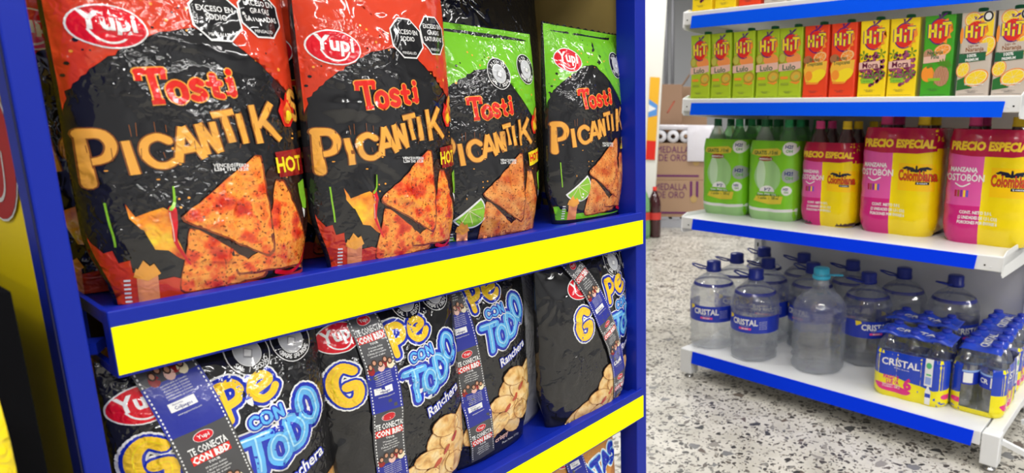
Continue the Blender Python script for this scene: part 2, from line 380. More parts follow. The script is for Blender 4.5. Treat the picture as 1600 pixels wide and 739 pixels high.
# ---------------------------------------------------------------- bag surface
class Bag:
    def __init__(s, w=.194, h=.335, d=.036, seed=1, wb=.86, n=16):
        s.w, s.h, s.d, s.wb = w, h, d, wb; r = random.Random(seed); s.cr = []
        for i in range(n):
            x, z = r.uniform(-.5, .5)*w, r.uniform(.02, 1)*h
            ang = math.atan2(h*.5-z, -x)+r.uniform(-.6, .6) if r.random() < .5 else r.uniform(0, PI)
            s.cr.append((x, z, math.cos(ang), math.sin(ang), r.uniform(.02, .06), r.uniform(.003, .007), r.choice((-1, 1, 1))*r.uniform(.0012, .0032)))
    def W(s, z):
        t = max(0, min(1, z/.07)); t = t*t*(3-2*t); k = s.wb+(1-s.wb)*t
        u = max(0, (z/s.h-.8)/.2); return s.w/2*k*(1-.025*u)
    def y(s, x, z, side=-1):
        W = s.W(z); q = min(1, abs(x)/W); prof = (1-q**2.4)**.62 if q < 1 else 0
        a = min(1, max(0, z/.085)); a = .74+.26*(a*(2-a))
        b = max(0, min(1, (s.h-.012-z)/(s.h*.42))); b = (1-(1-b)**2.2)**.75 if b < 1 else 1
        y = s.d*prof*a*b*(1 if side < 0 else .75)
        if side < 0:
            for cx, cz, dx, dz, L, wd, am in s.cr:
                p = (x-cx)*dx+(z-cz)*dz; n = -(x-cx)*dz+(z-cz)*dx
                if abs(n) < 4*wd and abs(p) < 3*L: y += am*math.exp(-(n/wd)**2-(p/L)**2)*min(1, prof*1.5)
        return side*(y+.0012)
    def base(s, bm, step=.0065, mf=0, mb=0):
        nx = 32; nz = int(s.h/step)+1; zs = [s.h*i/nz for i in range(nz+1)]
        fr_, bk = [], []
        for j, z in enumerate(zs):
            W = s.W(z); rf, rb = [], []
            zz = z+(.002*(j % 2) if j == nz else 0)
            for i in range(nx+1):
                t = -1+2*i/nx; x = W*math.sin(t*PI/2*.98)/math.sin(PI/2*.98)
                zi = s.h+(.0022 if i % 2 else -.0012) if j == nz else z
                rf.append(bm.verts.new((x, s.y(x, z, -1), zi))); rb.append(bm.verts.new((x, s.y(x, z, 1), zi)))
            fr_.append(rf); bk.append(rb)
        for j in range(nz):
            for i in range(nx):
                bm.faces.new((fr_[j][i], fr_[j][i+1], fr_[j+1][i+1], fr_[j+1][i])).material_index = mf
                bm.faces.new((bk[j][i+1], bk[j][i], bk[j+1][i], bk[j+1][i+1])).material_index = mb
            for i in (0, nx):
                q = (bk[j][i], fr_[j][i], fr_[j+1][i], bk[j+1][i]); bm.faces.new(q if i == 0 else q[::-1]).material_index = mf
        for i in range(nx):
            bm.faces.new((fr_[0][i+1], fr_[0][i], bk[0][i], bk[0][i+1])).material_index = mf
            bm.faces.new((fr_[nz][i], fr_[nz][i+1], bk[nz][i+1], bk[nz][i])).material_index = mf
    def fn(s, x, z, o):
        z = max(.0005, min(s.h-.001, z)); W = s.W(z)*.985; x = max(-W, min(W, x)); return (x, s.y(x, z)-o, z)
def yupi(a, x, z, rx, rz, rot=0, l=3):
    a.ell(x, z, rx, rz, F('white'), l, rot); a.ell(x, z, rx*.95, rz*.93, F('yupired'), l+1, rot)
    a.text('Yupi', x+.02*rx, z-rz*.16, rz*.84, F('white'), l+2, .03, rot, sx=.92)
    c, q = math.cos(rot), math.sin(rot)
    pts = [(-.5, -.2), (-.32, -.56), (0, -.74), (.34, -.6), (.52, -.2)]
    pts = [(x+u*rx*c-v*rz*q, z+u*rx*q+v*rz*c) for u, v in pts]
    a.stroke(a.smooth(pts, 4), rz*.09, F('white'), l+2)
def octagon(a, x, z, r, lines, rot=0, l=4):
    for k, m in ((1, 'white'), (.93, 'black'), ):
        a.poly([(x+r*k*math.cos(R(22.5+45*i)+rot), z+r*1.06*k*math.sin(R(22.5+45*i)+rot)) for i in range(8)], F(m), l+(k < 1))
    n = len(lines); h = r*.225
    for i, t in enumerate(lines): a.text(t, x, z+(n/2-i)*h*1.45-h*.6, h, F('white'), l+2, .012, rot, sx=.84)
    a.text('MINSALUD', x, z-r*.78, h*.62, F('white'), l+2, .0, rot, sx=.9)
def seal(a, x, z, r, top, bot, l=4):
    a.ell(x, z, r, r*1.08, F('white'), l); a.ell(x, z, r*.95, r*1.03, F('black'), l+1); a.ell(x, z, r*.6, r*.66, F('white'), l+2); a.ell(x, z, r*.57, r*.62, film('sealgrey', (.55, .56, .58)), l+3)
    a.arc(top, x, z, r*.68, r*.22, F('white'), l+3, True, span=1.9); a.arc(bot, x, z, r*.68, r*.22, F('white'), l+3, False, span=2.1)
    a.poly([(x-r*.25, z-r*.2), (x+r*.12, z-r*.3), (x+r*.27, z+.05*r), (x-.1*r, z+.2*r)], F('grey'), l+4)
    a.poly([(x-r*.2, z-r*.13), (x+r*.08, z-r*.22), (x+r*.2, z+.03*r), (x-.07*r, z+.14*r)], F('white'), l+5)
def rounded(pts, k=.22):
    o = []; n = len(pts)
    for i in range(n):
        p, q, r = pts[i-1], pts[i], pts[(i+1) % n]
        a = (q[0]+(p[0]-q[0])*k, q[1]+(p[1]-q[1])*k); b = (q[0]+(r[0]-q[0])*k, q[1]+(r[1]-q[1])*k)
        for t in (0, .33, .67, 1): o.append(((1-t)**2*a[0]+2*t*(1-t)*q[0]+t*t*b[0], (1-t)**2*a[1]+2*t*(1-t)*q[1]+t*t*b[1]))
    return o
def wob(pts, n, amp, seed):
    r = random.Random(seed); o = []
    for (a, b), (c, d) in zip(pts, pts[1:]+pts[:1]):
        m = max(1, int(math.hypot(c-a, d-b)/n))
        for i in range(m): o.append((a+(c-a)*i/m+(r.uniform(-amp, amp) if i else 0), b+(d-b)*i/m+(r.uniform(-amp, amp) if i else 0)))
    return o
def tortilla_art(green, bag, seals=None, yp=(-.066, .245), dz=0, sh=(0, 0), kk=1):
    a = Art(); rnd = random.Random(3)
    top = film('greentop', M['lime']) if green else film('redtop', M['red']); chip = film('chipgreen', M['orange']) if green else film('chip', M['orange'])
    bnd = [(-.108, .135), (-.1, .165), (-.092, .19), (-.081, .206), (-.065, .22), (-.048, .232), (-.028, .243), (-.008, .249), (.024, .25), (.055, .25), (.075, .238), (.088, .218), (.098, .2), (.108, .17)]
    if green: bnd = [(x, z+(.012 if x < 0 else -.004)-.02*(x+.1)/.2) for x, z in bnd]
    a.poly([(.108, .36), (-.108, .36)]+ragged(bnd, 5, .0016, rnd), top, 0)
    for i in range(26):
        t = rnd.uniform(-.095, .1); b0 = .25-.06*(abs(t)/.1)**2
        a.ell(t, b0+rnd.uniform(-.012, .03), *(rnd.uniform(.0008, .002),)*2, F('black') if rnd.random() < .4 else F('gold'), 1, n=6)
    for i in range(22): a.ell(rnd.uniform(-.08, .09), rnd.uniform(.06, .16), rnd.uniform(.0006, .0016), rnd.uniform(.0006, .0016), F('gold'), 1, n=6)
    # warm glow-coloured backing flames behind the chips
    a.poly(wob([(-.03, .07), (.01, .05), (.05, .12), (.085, .11), (.1, .02), (.0, .005)], .01, .004, 9), film('brownprint', (.035, .012, .008)), 1)
    fl = MATS['film_flame']
    # lower red border
    a.poly([(x, z*(.45 if green else 1)) for x, z in [(-.1, .072), (-.094, .06), (-.088, .05), (-.083, .052), (-.08, .04), (-.073, .042), (-.072, .03), (-.064, .031), (-.06, .02), (-.045, .022), (-.02, .01), (.03, .004), (.1, .004), (.1, 0), (-.1, 0)]], top if green else MATS['film_redtop'], 1)
    a.poly([(.1, .05), (.092, .038), (.085, .04), (.08, .02), (.06, .012), (.1, .0)], fl, 2)
    # chili and flame / lime
    if green:
        a.ell(-.055, .055, .026, .024, F('white'), 2, rot=-.9, a0=-1.7, a1=1.7); a.ell(-.055, .055, .024, .022, F('lime'), 3, rot=-.9, a0=-1.6, a1=1.6)
        for k in range(4): a.stroke([(-.055, .055), (-.055+.02*math.cos(-2.1+k*.75), .055+.02*math.sin(-2.1+k*.75))], .0008, F('cream'), 4, joint=False)
    else:
        a.poly([(-.071, .093), (-.066, .081), (-.056, .085), (-.053, .078), (-.047, .088), (-.041, .083), (-.04, .06), (-.033, .035), (-.04, .04), (-.047, .048), (-.056, .05), (-.059, .06), (-.05, .058), (-.058, .066), (-.064, .07), (-.07, .08)], fl, 2)
        a.stroke(a.smooth([(-.041, .086), (-.04, .074), (-.041, .055), (-.032, .032)], 4), .0062, F('yupired'), 3, .0015)
        a.stroke(a.smooth([(-.042, .086), (-.038, .092), (-.037, .106)], 3), .003, F('lime'), 4, .0014)
        a.stroke(a.smooth([(-.043, .083), (-.042, .07), (-.042, .056)], 3), .0008, F('palepink'), 4)
    a.stroke([(-.083, .095), (-.0825, .08), (-.081, .055)], .0014, F('lime'), 2, joint=False)
    # tortilla chips
    def chipp(p, l, seed):
        q = wob(rounded(p, .14), .006, .0007, seed)
        cx = sum(x for x, z in q)/len(q); cz = sum(z for x, z in q)/len(q)
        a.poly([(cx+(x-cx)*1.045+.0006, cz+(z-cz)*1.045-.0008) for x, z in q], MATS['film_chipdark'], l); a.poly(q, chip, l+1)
    chipp([(-.03, .066), (-.022, .064), (.034, .013), (.03, .008), (-.042, .005)], 2, 1)
    chipp([(.052, .105), (.062, .104), (.082, .045), (.09, .02), (.08, .012), (.008, .016), (.006, .022), (.035, .04)], 4, 2)
    chipp([(.033, .131), (.04, .13), (.042, .036), (.036, .03), (-.032, .074), (-.034, .079)], 6, 3)
    a.stroke(a.smooth([(.045, .01), (.06, .006), (.075, .012), (.085, .028)], 4), .005, F('yupired'), 7, .002)
    # HOT box
    hb = F('lime') if green else F('dred')
    if green: a.poly([(.058, .112), (.094, .118), (.094, .139), (.056, .132)], F('yellow'), 7); a.text('HOT', .075, .12, .011, F('red'), 8, .04, .1)
    else: a.poly([(.058, .108), (.096, .11), (.096, .138), (.056, .134)], hb, 7); a.text('HOT', .072, .114, .0155, F('yellow'), 8, .03, .05, sx=.72)
    a.poly([(.08, .1), (.09, .104), (.091, .08), (.088, .072), (.083, .073), (.08, .09)], F('lime'), 7); a.poly([(.082, .074), (.086, .071), (.084, .062)], F('white'), 7)
    a.text('VENCE:01FEB26\nL284 THS 13:28', .011, .118, .0032, F('white'), 8, .02, -.05)
    # mascot tag becomes a plain flame badge
    a.rect(-.07, 0, -.056, .028, film('tag_orange', (.8, .28, .12)), 3); a.poly([(-.072, .026), (-.07, .034), (-.067, .031), (-.065, .041), (-.061, .035), (-.058, .037), (-.056, .032), (-.054, .027), (-.063, .021)], F('gold'), 4)
    for k in range(6): a.rect(-.078, .002+k*.004, -.074, .0038+k*.004, F('white'), 3)
    # words
    if yp: yupi(a, yp[0], yp[1]+dz, .0255, .0185, -.04)
    def tosti(th, m, l):
        for ch, x, z, ww, hh in (('T', -.047, .182, .018, .026), ('o', -.028, .182, .0125, .0165), ('s', -.011, .185, .0105, .0165), ('t', .004, .187, .010, .016), ('i', .0175, .19, .011, .018)):
            a.glyph(ch, x, z, ww, hh, th, m, l, rot=.1)
            if ch == 'T':
                for q in (((-.0495, .2), (-.0495, .2085)), ((-.0315, .202), (-.0315, .2095)), ((-.0425, .1815), (-.0335, .1825))): a.stroke(q, th*.75, m, l, joint=False)
            if ch == 'i': a.stroke(((.0165, .1915), (.0265, .1925)), th*.7, m, l, joint=False); a.stroke(((.017, .2035), (.022, .204)), th*.7, m, l, joint=False)
    tosti(.0078, F('gold'), 2); tosti(.0055, F('red'), 3)
    gl = (('P', -.093, .112, .021, .043, .02), ('I', -.066, .118, .01, .03, .12), ('C', -.0535, .124, .023, .026, .12), ('A', -.030, .128, .021, .031, .14), ('N', -.008, .134, .014, .029, .16), ('T', .006, .143, .019, .028, .2),
          ('I', .0225, .143, .010, .029, .14), ('K', .0385, .143, .027, .038, .12), ('S', .083, .168, .012, .028, .1))
    for pas, (dt, m, l) in enumerate(((.0022, F('brown'), 3), (0, film('lettergold', (.86, .4, .06)), 4))):
        for ch, x, z, ww, hh, ro in gl: a.glyph(ch, x, z, ww, hh, (.0085 if ch == 'P' else .0056 if ch in 'NT' else .0066)+dt, m, l, rot=ro, joint=(ch in 'CSP'), th1=.0055+dt, curve=(ch in 'CSP'))
    r3 = random.Random(5)
    for i in range(26):
        x = r3.uniform(-.088, .066); z = .13+.2*(x+.09)*.9+r3.uniform(-.012, .018)*1
        a.stroke([(x, z), (x+r3.uniform(-.001, .001), z+r3.uniform(.004, .012))], .0005, F('brown'), 5, joint=False)
    a.poly([(.068, .168), (.066, .176), (.07, .184), (.071, .19), (.075, .186), (.079, .196), (.083, .187), (.087, .182), (.086, .17), (.08, .16), (.073, .16)], F('red'), 4); a.poly([(.071, .169), (.071, .178), (.075, .181), (.079, .186), (.083, .178), (.083, .169), (.078, .163), (.074, .164)], fl, 5); a.ell(.078, .171, .004, .006, F('yellow'), 6)
    a.items = [([(x*kk+sh[0], z+sh[1] if z < .34 else z) for x, z in vs], fs, mi, l) for vs, fs, mi, l in a.items]
    if green:
        for (x, z), b in zip(seals, ('SAL / SODIO', 'GRASAS SATURADAS')): seal(a, x, z, .0205, 'ALTO EN', b)
    else:
        octagon(a, .02, .263+dz, .0235, ['EXCESO EN', 'SODIO'], .03); octagon(a, .0635, .271+dz, .0235, ['EXCESO EN', 'GRASAS', 'SATURADAS'], .06)
    return a
def make_bag(name, bag, art, base_mats, loc, parent=None, rz=0, tilt=0, lean=0, step=.0065):
    bm = bmesh.new(); bag.base(bm); n = len(base_mats); art.build(bm, bag.fn, step, base=n)
    o = link(name, bm, list(base_mats)+art.mats, parent, loc, rz)
    o.rotation_euler = (lean, tilt, rz)
    return o
BG = 'tortilla chip bags on the upper tray'
b1 = Bag(seed=1, d=.04, h=.35, n=30); b2 = Bag(seed=2, h=.35, n=22); b3 = Bag(seed=3, h=.298, d=.034); b4 = Bag(w=.186, seed=4, h=.316, d=.036)
z1 = ZT[0]
o1 = tag(make_bag('snack_bag', b1, tortilla_art(False, b1, yp=(-.062, .245), dz=0), [F('black')], fr('r', .102, .049, z1), rz=RY, lean=R(-2)), 'big red-topped black tortilla chip bag at the left end of the upper tray', 'snack bag', BG)
o2 = tag(make_bag('snack_bag', b2, tortilla_art(False, b2), [F('black')], fr('r', .294, .042, z1), rz=RY+R(2), lean=R(0)), 'red-topped tortilla chip bag between the biggest bag and the lime-topped ones', 'snack bag', BG)
o3 = tag(make_bag('snack_bag', b3, tortilla_art(True, b3, [(.008, .233), (.067, .243)], yp=None, sh=(0, -.012)), [F('black')], fr('r', .471, .070, z1), rz=RY-R(1)), 'lime-topped tortilla chip bag partly behind a red-topped bag, its oval badge hidden', 'snack bag', BG)
o4 = tag(make_bag('snack_bag', b4, tortilla_art(True, b4, [(.063, .262), (.096, .268)], yp=(-.060, .255), sh=(.006, .007), kk=1.02), [F('black')], fr('r', .672, .058, z1), rz=RY, lean=R(0)), 'lime-topped tortilla chip bag with red oval badge against the right post of the rack', 'snack bag', BG)
for src, u, v, dz_, ln, lab in ((o1, .07, .135, 0, -2, 'dim red-topped bag directly behind the biggest bag at the left post'), (o2, .268, .128, 0, -1, 'dim red-topped bag standing behind the second front bag'),
                       (o3, .452, .155, 0, 0, 'dim lime-topped bag behind the half hidden lime-topped bag')):
    c = clone(src); c.location = fr('r', u, v, z1); c.rotation_euler = (R(ln), 0, RY); tag(c, lab, 'snack bag', BG)

# ---------------------------------------------------------------- black potato chip bags
def outline_word(a, gl, layers, l0):
    for i, (th, m) in enumerate(layers):
        for ch, x, z, ww, hh, ro in gl: a.glyph(ch, x, z, ww, hh, th, m, l0+i, rot=ro)
def potato_art(dx=0, dz=0, k=1, cdx=0):
    a = Art(); f = lambda x, z: (dx+x*k, dz+z*k)
    for x, t in ((.02, 'SAL / SODIO'), (.065, 'GRASAS SATURADAS')): seal(a, *f(x, .288), .021*k, 'EXCESO EN', t)
    yupi(a, *f(-.073, .265), .0255*k, .0175*k, .12)
    G1 = [('G', *f(-.086, .185), .026*k, .044*k, .12)]
    PE = [('P', *f(-.016, .229), .022*k, .034*k, .1), ('e', *f(.013, .238), .026*k, .023*k, .25)]
    L3 = [('T', *f(-.006, .164), .028*k, .038*k, .04), ('O', *f(.020, .166), .020*k, .030*k, .1), ('D', *f(.041, .176), .020*k, .033*k, .15), ('O', *f(.059, .194), .022*k, .038*k, .2)]
    CN = [('C', *f(.004, .213), .01*k, .012*k, .1), ('O', *f(.016, .214), .01*k, .012*k, .1), ('N', *f(.029, .216), .009*k, .012*k, .12)]
    W_, B_, Y_, LB = F('white'), F('blue'), film('wordyellow', (.95, .6, .03)), F('lblue')
    outline_word(a, G1, ((.0205*k, W_), (.0165*k, B_), (.0115*k, Y_)), 3)
    outline_word(a, PE, ((.019*k, W_), (.0155*k, B_), (.0082*k, Y_)), 3)
    outline_word(a, L3, ((.021*k, W_), (.0172*k, B_), (.0092*k, LB)), 3)
    outline_word(a, CN, ((.009*k, W_), (.006*k, B_), (.0028*k, LB)), 6)
    for ch, x, z, ww, hh, ro in L3: a.glyph(ch, x-.0005, z+.002, ww, hh, .0018*k, film('skyblue', (.4, .75, .95)), 7, rot=ro)
    for ch, x, z, ww, hh, ro in PE+G1: a.glyph(ch, x, z+.001, ww, hh, .0012*k, F('yellow'), 7, rot=ro)
    x, z = f(.05, .142)
    a.text('Ranchera', x, z, .0135*k, F('blue'), 3, .09, .3, sx=.85, shear=.15); a.text('Ranchera', x, z, .0135*k, W_, 4, .02, .3, sx=.85, shear=.15)
    rnd = random.Random(11)
    pts = [(-.03, .05), (-.01, .062), (.012, .045), (.02, .075), (.035, .095), (.045, .06), (.06, .085), (.062, .05), (.04, .035), (.0, .04), (.075, .068), (.05, .11), (.08, .1)]
    for i, (px, pz) in enumerate(pts):
        x, z = f(px+cdx, pz); rx, rz, ro = rnd.uniform(.02, .028)*k, rnd.uniform(.012, .017)*k, rnd.uniform(-.7, 1.0)
        a.ell(x, z, rx*1.05, rz*1.07, MATS['film_potatoedge'], 2+i % 4*2, ro, n=14); a.ell(x, z, rx, rz, MATS['film_potato'], 3+i % 4*2, ro, n=14)
    for i in range(3): x, z = f(.03+.016*i+cdx, .065+.012*i); a.ell(x, z, .008*k, .0035*k, film('bacon', (.5, .08, .03)), 11, .7, n=10)
    x, z = f(.02, .016)
    a.text('crispy', x, z, .008*k, F('palepink'), 3, .03, .15)
    a.text('Peso Neto 115 g', f(.04, .004)[0], f(.04, .004)[1]+.002, .004*k, W_, 3, .0)
    return a
def promo(bag, path, wd=.042, per=.12, phase=0, par=None):
    """printed promotional ribbon lying on the bag; path = [(x,z)...] from top to bottom"""
    pts = Art().smooth(path, 8); L = [0]
    for p, q in zip(pts, pts[1:]): L.append(L[-1]+math.hypot(q[0]-p[0], q[1]-p[1]))
    T = L[-1]
    def at(s):
        s = max(0, min(T, s)); i = max(j for j in range(len(L)-1) if L[j] <= s+1e-9); t = (s-L[i])/(L[i+1]-L[i]+1e-9)
        p, q = pts[i], pts[i+1]; dx, dz = q[0]-p[0], q[1]-p[1]; d = math.hypot(dx, dz); return p[0]+dx*t, p[1]+dz*t, dx/d, dz/d
    a = Art(); gl = lambda n: mat('ribbon_'+n, M[n], .35, film=(.12, 30), coat=.3); BP = mat('ribbon_blue', (.015, .025, .3), .35, film=(.12, 30), coat=.3); GP = mat('ribbon_grey', (.07, .07, .075), .35, film=(.12, 30), coat=.3)
    hw = wd/2; a.rect(-hw, -T, hw, 0, GP, 0)
    s0 = -per+phase
    while s0 < T:
        z = -s0   # panel top
        def cl(z0, z1): return max(-T, min(0, z0)), max(-T, min(0, z1))
        lo, hi = cl(z-per, z-.0685)
        if hi-lo > .002: a.rect(-hw, lo, hi and hw or hw, hi, BP, 1)
        def ok(zz, h=.004): return -T+.001 < zz and zz+h < -.001
        def tx(t, zz, h, m, sx=1, b=.03, x=0):
            if ok(zz, h*1.2): a.text(t, x, zz, h, m, 3, b, sx=sx, res=1)
        if ok(z-.013, .012): a.ell(0, z-.008, .0085, .0055, gl('white'), 2, n=16); a.ell(0, z-.008, .008, .005, gl('yupired'), 3, n=16); a.text('Yupi', 0, z-.0095, .004, gl('white'), 4, .02, res=1)
        tx('TE CONECTA', z-.0225, .0072, gl('grey') if 0 else gl('white'), .52, .03)
        if ok(z-.0325, .009): a.rect(-.0165, z-.0325, .0165, z-.0238, gl('red'), 2)
        tx('CON RBD', z-.0315, .007, gl('white'), .72, .05); tx('TOUR', z-.0362, .0026, gl('white'))
        for i in range(4): tx(('99 boletas dobles', 'y 40.000 recargas', 'Disfruta del concierto', 'con todo el sabor')[i], z-.0405-i*.0034, .0023, gl('white'), .8, .01)
        if ok(z-.066, .016):
            for i, (px, pz) in enumerate(((-.0125, -.062), (-.0065, -.0585), (.0005, -.0615), (.0065, -.0575), (.012, -.061))):
                a.ell(px, z+pz-.0035, .0045, .0055, gl(('dred', 'dgrey', 'palepink', 'dred', 'cream')[i]), 2, n=10)
                a.ell(px, z+pz+.001, .0032, .0042, gl('hair'), 3, n=10); a.ell(px, z+pz+.001, .0019, .0026, gl('skin'), 4, n=10)
        for i in range(6): tx('actividad valida en Colombia', z-.0725-i*.0026, .0016, gl('white'), .85, 0)
        if ok(z-.0965, .009):
            a.rect(-.0135, z-.097, .0085, z-.0885, gl('white'), 2); a.text('Coljuegos', -.0025, z-.0955, .0033, gl('navy'), 3, .02, sx=.8, res=1); a.text('Autoriza', -.006, z-.0912, .0018, gl('navy'), 3, .0, res=1)
        tx('www.yupiteconecta.com', z-.1015, .0018, gl('white'), .8, 0)
        s0 += per
    for e in (-1, 1):
        for i in range(int(T/.004)): a.rect(e*(hw-.0022)-.0006, -.004*i-.003, e*(hw-.0022)+.0006, -.004*i-.001, gl('white'), 2)
    def fn(x, z, o):
        px, pz, dx, dz = at(-z); X, Z = px-dz*x, pz+dx*x
        if 1: X, Z = px+(-dz)*x, pz+dx*x
        Z = max(.001, min(bag.h-.002, Z)); W = bag.W(Z)*.99; Xc = max(-W, min(W, X)); return (X, bag.y(Xc, Z)-o-.0035, Z)
    bm = bmesh.new(); a.build(bm, fn, .0065, off=.0003, dl=.00018)
    o = link('promo_ribbon', bm, a.mats, par)
    return o
PG = 'black potato chip bags on the middle tray'
z2 = ZT[1]
specs = [  # u, v, bag, art, path, label, tilt
 (.093, .042, Bag(w=.2, h=.292, d=.04, seed=21, n=20), dict(dx=.0, dz=-.018), [(-.053, .288), (-.043, .24), (-.030, .17), (-.021, .12), (-.012, .01)], 'black potato chip bag at the left post, under the left end of the yellow rail', .050, .075),
 (.281, .044, Bag(w=.196, h=.292, d=.036, seed=22, n=20), dict(dx=.002, dz=-.008), [(-.041, .29), (-.036, .24), (-.033, .17), (-.034, .1), (-.03, .01)], 'black potato chip bag second from the left post, ribbon hanging straight', .038, .012),
 (.435, .07, Bag(w=.19, h=.29, d=.034, seed=23, n=20), dict(dx=-.006, dz=.008), [(-.052, .288), (-.046, .2), (-.034, .1), (-.022, .01)], 'black potato chip bag set back beside the silver bag edge, ribbon slanting slightly', .04, .10),
 (.645, .045, Bag(w=.226, h=.29, d=.038, seed=24, n=18), dict(dx=.044, dz=-.052, k=1.08, cdx=-.06), [(-.045, .288), (-.02, .24), (.01, .17), (.045, .09), (.062, .01)], 'black potato chip bag against the right post, ribbon curving across it', .040, .012)]
for u, v, bag, kw, path, lab, wd_, ph in specs:
    o = tag(make_bag('potato_chip_bag', bag, potato_art(**kw), [F('black')], fr('r', u, v, z2), rz=RY), lab, 'snack bag', PG)
    promo(bag, path, wd_, par=o, phase=ph)
# silver bag edge seen between the third and fourth
bgs = Bag(w=.15, h=.285, d=.03, seed=31); a = Art()
for z, c_, r_x in ((.22, 'blue', .02), (.19, 'white', .02), (.15, 'yellow', .022), (.1, 'potato', .024), (.06, 'blue', .02)): a.ell(-.04+.01*math.sin(z*90), z, r_x, .017, MATS.get('film_'+c_) or F(c_), 1)
a.text('Zero', -.035, .19, .014, F('blue'), 2, .05, 1.0)
tag(make_bag('snack_bag', bgs, a, [MATS['film_bagfoil']], fr('r', .535, .105, z2), rz=RY+R(14)), 'silver foil bag wedged between two black potato chip bags', 'snack bag')
# bottom tray: golden bags
def golden(dx=0):
    a = Art(); a.poly(wob([(-.09, .0), (.09, 0), (.09, .12), (-.09, .1)], .02, .005, 3), film('goldlow', (.5, .18, .04)), 1)
    gl = [('A', -.02, .2, .03, .035, .2), ('T', .01, .205, .024, .03, .2), ('A', .035, .21, .026, .028, .2), ('S', .062, .215, .02, .028, .2)]
    outline_word(a, gl, ((.018, F('white')), (.0125, F('lblue')), (.009, F('blue'))), 2); yupi(a, -.05, .27, .025, .018)
    return a
for i, (u, lab) in enumerate(((.63, 'golden snack bag on the lowest tray beside the right post'), (.44, 'golden snack bag on the lowest tray, second from the right post'), (.24, 'golden snack bag on the lowest tray, third from the right post'))):
    if i == 0:
        bb = Bag(w=.19, h=.29, d=.036, seed=41); gb = make_bag('snack_bag', bb, golden(), [MATS['film_goldbag']], fr('r', u, .05, ZT[2]), rz=RY); promo(bb, [(-.03, .285), (-.03, .2), (-.025, .1), (-.02, .01)], par=gb, phase=.06)
    else: gb = clone(gb); gb.location = fr('r', u, .05, ZT[2])
    tag(gb, lab, 'snack bag', 'golden bags on the lowest tray')
# dark bag leaning behind the lime bags, up under the next shelf
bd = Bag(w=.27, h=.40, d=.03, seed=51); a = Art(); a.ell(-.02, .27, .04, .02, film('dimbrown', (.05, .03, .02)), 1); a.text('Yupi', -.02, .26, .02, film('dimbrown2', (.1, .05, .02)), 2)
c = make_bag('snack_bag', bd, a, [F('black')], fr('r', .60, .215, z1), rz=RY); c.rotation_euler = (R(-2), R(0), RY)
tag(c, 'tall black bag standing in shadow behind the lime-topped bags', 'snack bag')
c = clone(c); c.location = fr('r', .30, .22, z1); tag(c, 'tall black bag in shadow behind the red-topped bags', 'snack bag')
# crumpled red and gold bag peeking below the tray corner
bc = Bag(w=.11, h=.275, d=.03, seed=61); a = Art(); a.poly([(-.06, .3), (-.06, .22), (-.02, .23), (.0, .25), (.06, .24), (.06, .3)], MATS['film_flame'], 1)
a.poly([(-.03, .23), (-.01, .26), (.01, .235)], F('yellow'), 2)
tag(make_bag('snack_bag', bc, a, [film('darkred', (.12, .01, .008))], fr('r', .035, .15, z2), rz=RY-R(8)), 'crumpled red and gold bag peeking out behind the left tray corner', 'snack bag')

# ---------------------------------------------------------------- neighbouring rack at the left
nb = tag(empty('display_rack', fr('r', -.1, .2), RY), 'display rack at the far left, coloured black for shade, close beside the yellow side panel', 'display rack')
bm = bmesh.new(); box(bm, (.0295, .0, .40), (.025, .44, .80)); link('side_panel', bm, BLK, nb, smooth=False)  # black panel put in for the shade in the gap between the racks
bx('shelf', (-.15, -.03, .53), (.33, .49, .02), BLK, nb); bx('shelf', (-.15, .0, .03), (.33, .4, .03), BLK, nb)
bm = bmesh.new(); bar(bm, (.044, -.222, .60), (.044, .1, .66), .003, .004); link('edge_trim', bm, BLUE, nb, smooth=False)
by = Bag(w=.12, h=.2, d=.02, seed=71, n=8); a = Art(); a.rect(-.06, .02, .03, .05, F('green'), 1); a.ell(.035, .1, .02, .03, F('orange'), 1)
a.text('Contenido 150 ml', .043, .06, .004, F('brown'), 2, 0, PI/2); a.ell(.045, .03, .006, .01, F('brown'), 2)
tag(make_bag('snack_bag', by, a, [film('lemon', (.9, .7, .01))], fr('r', -.141, -.06, .542), rz=RY-R(3)), 'bright yellow packet with zigzag edge at the bottom left corner of the photo', 'snack packet')

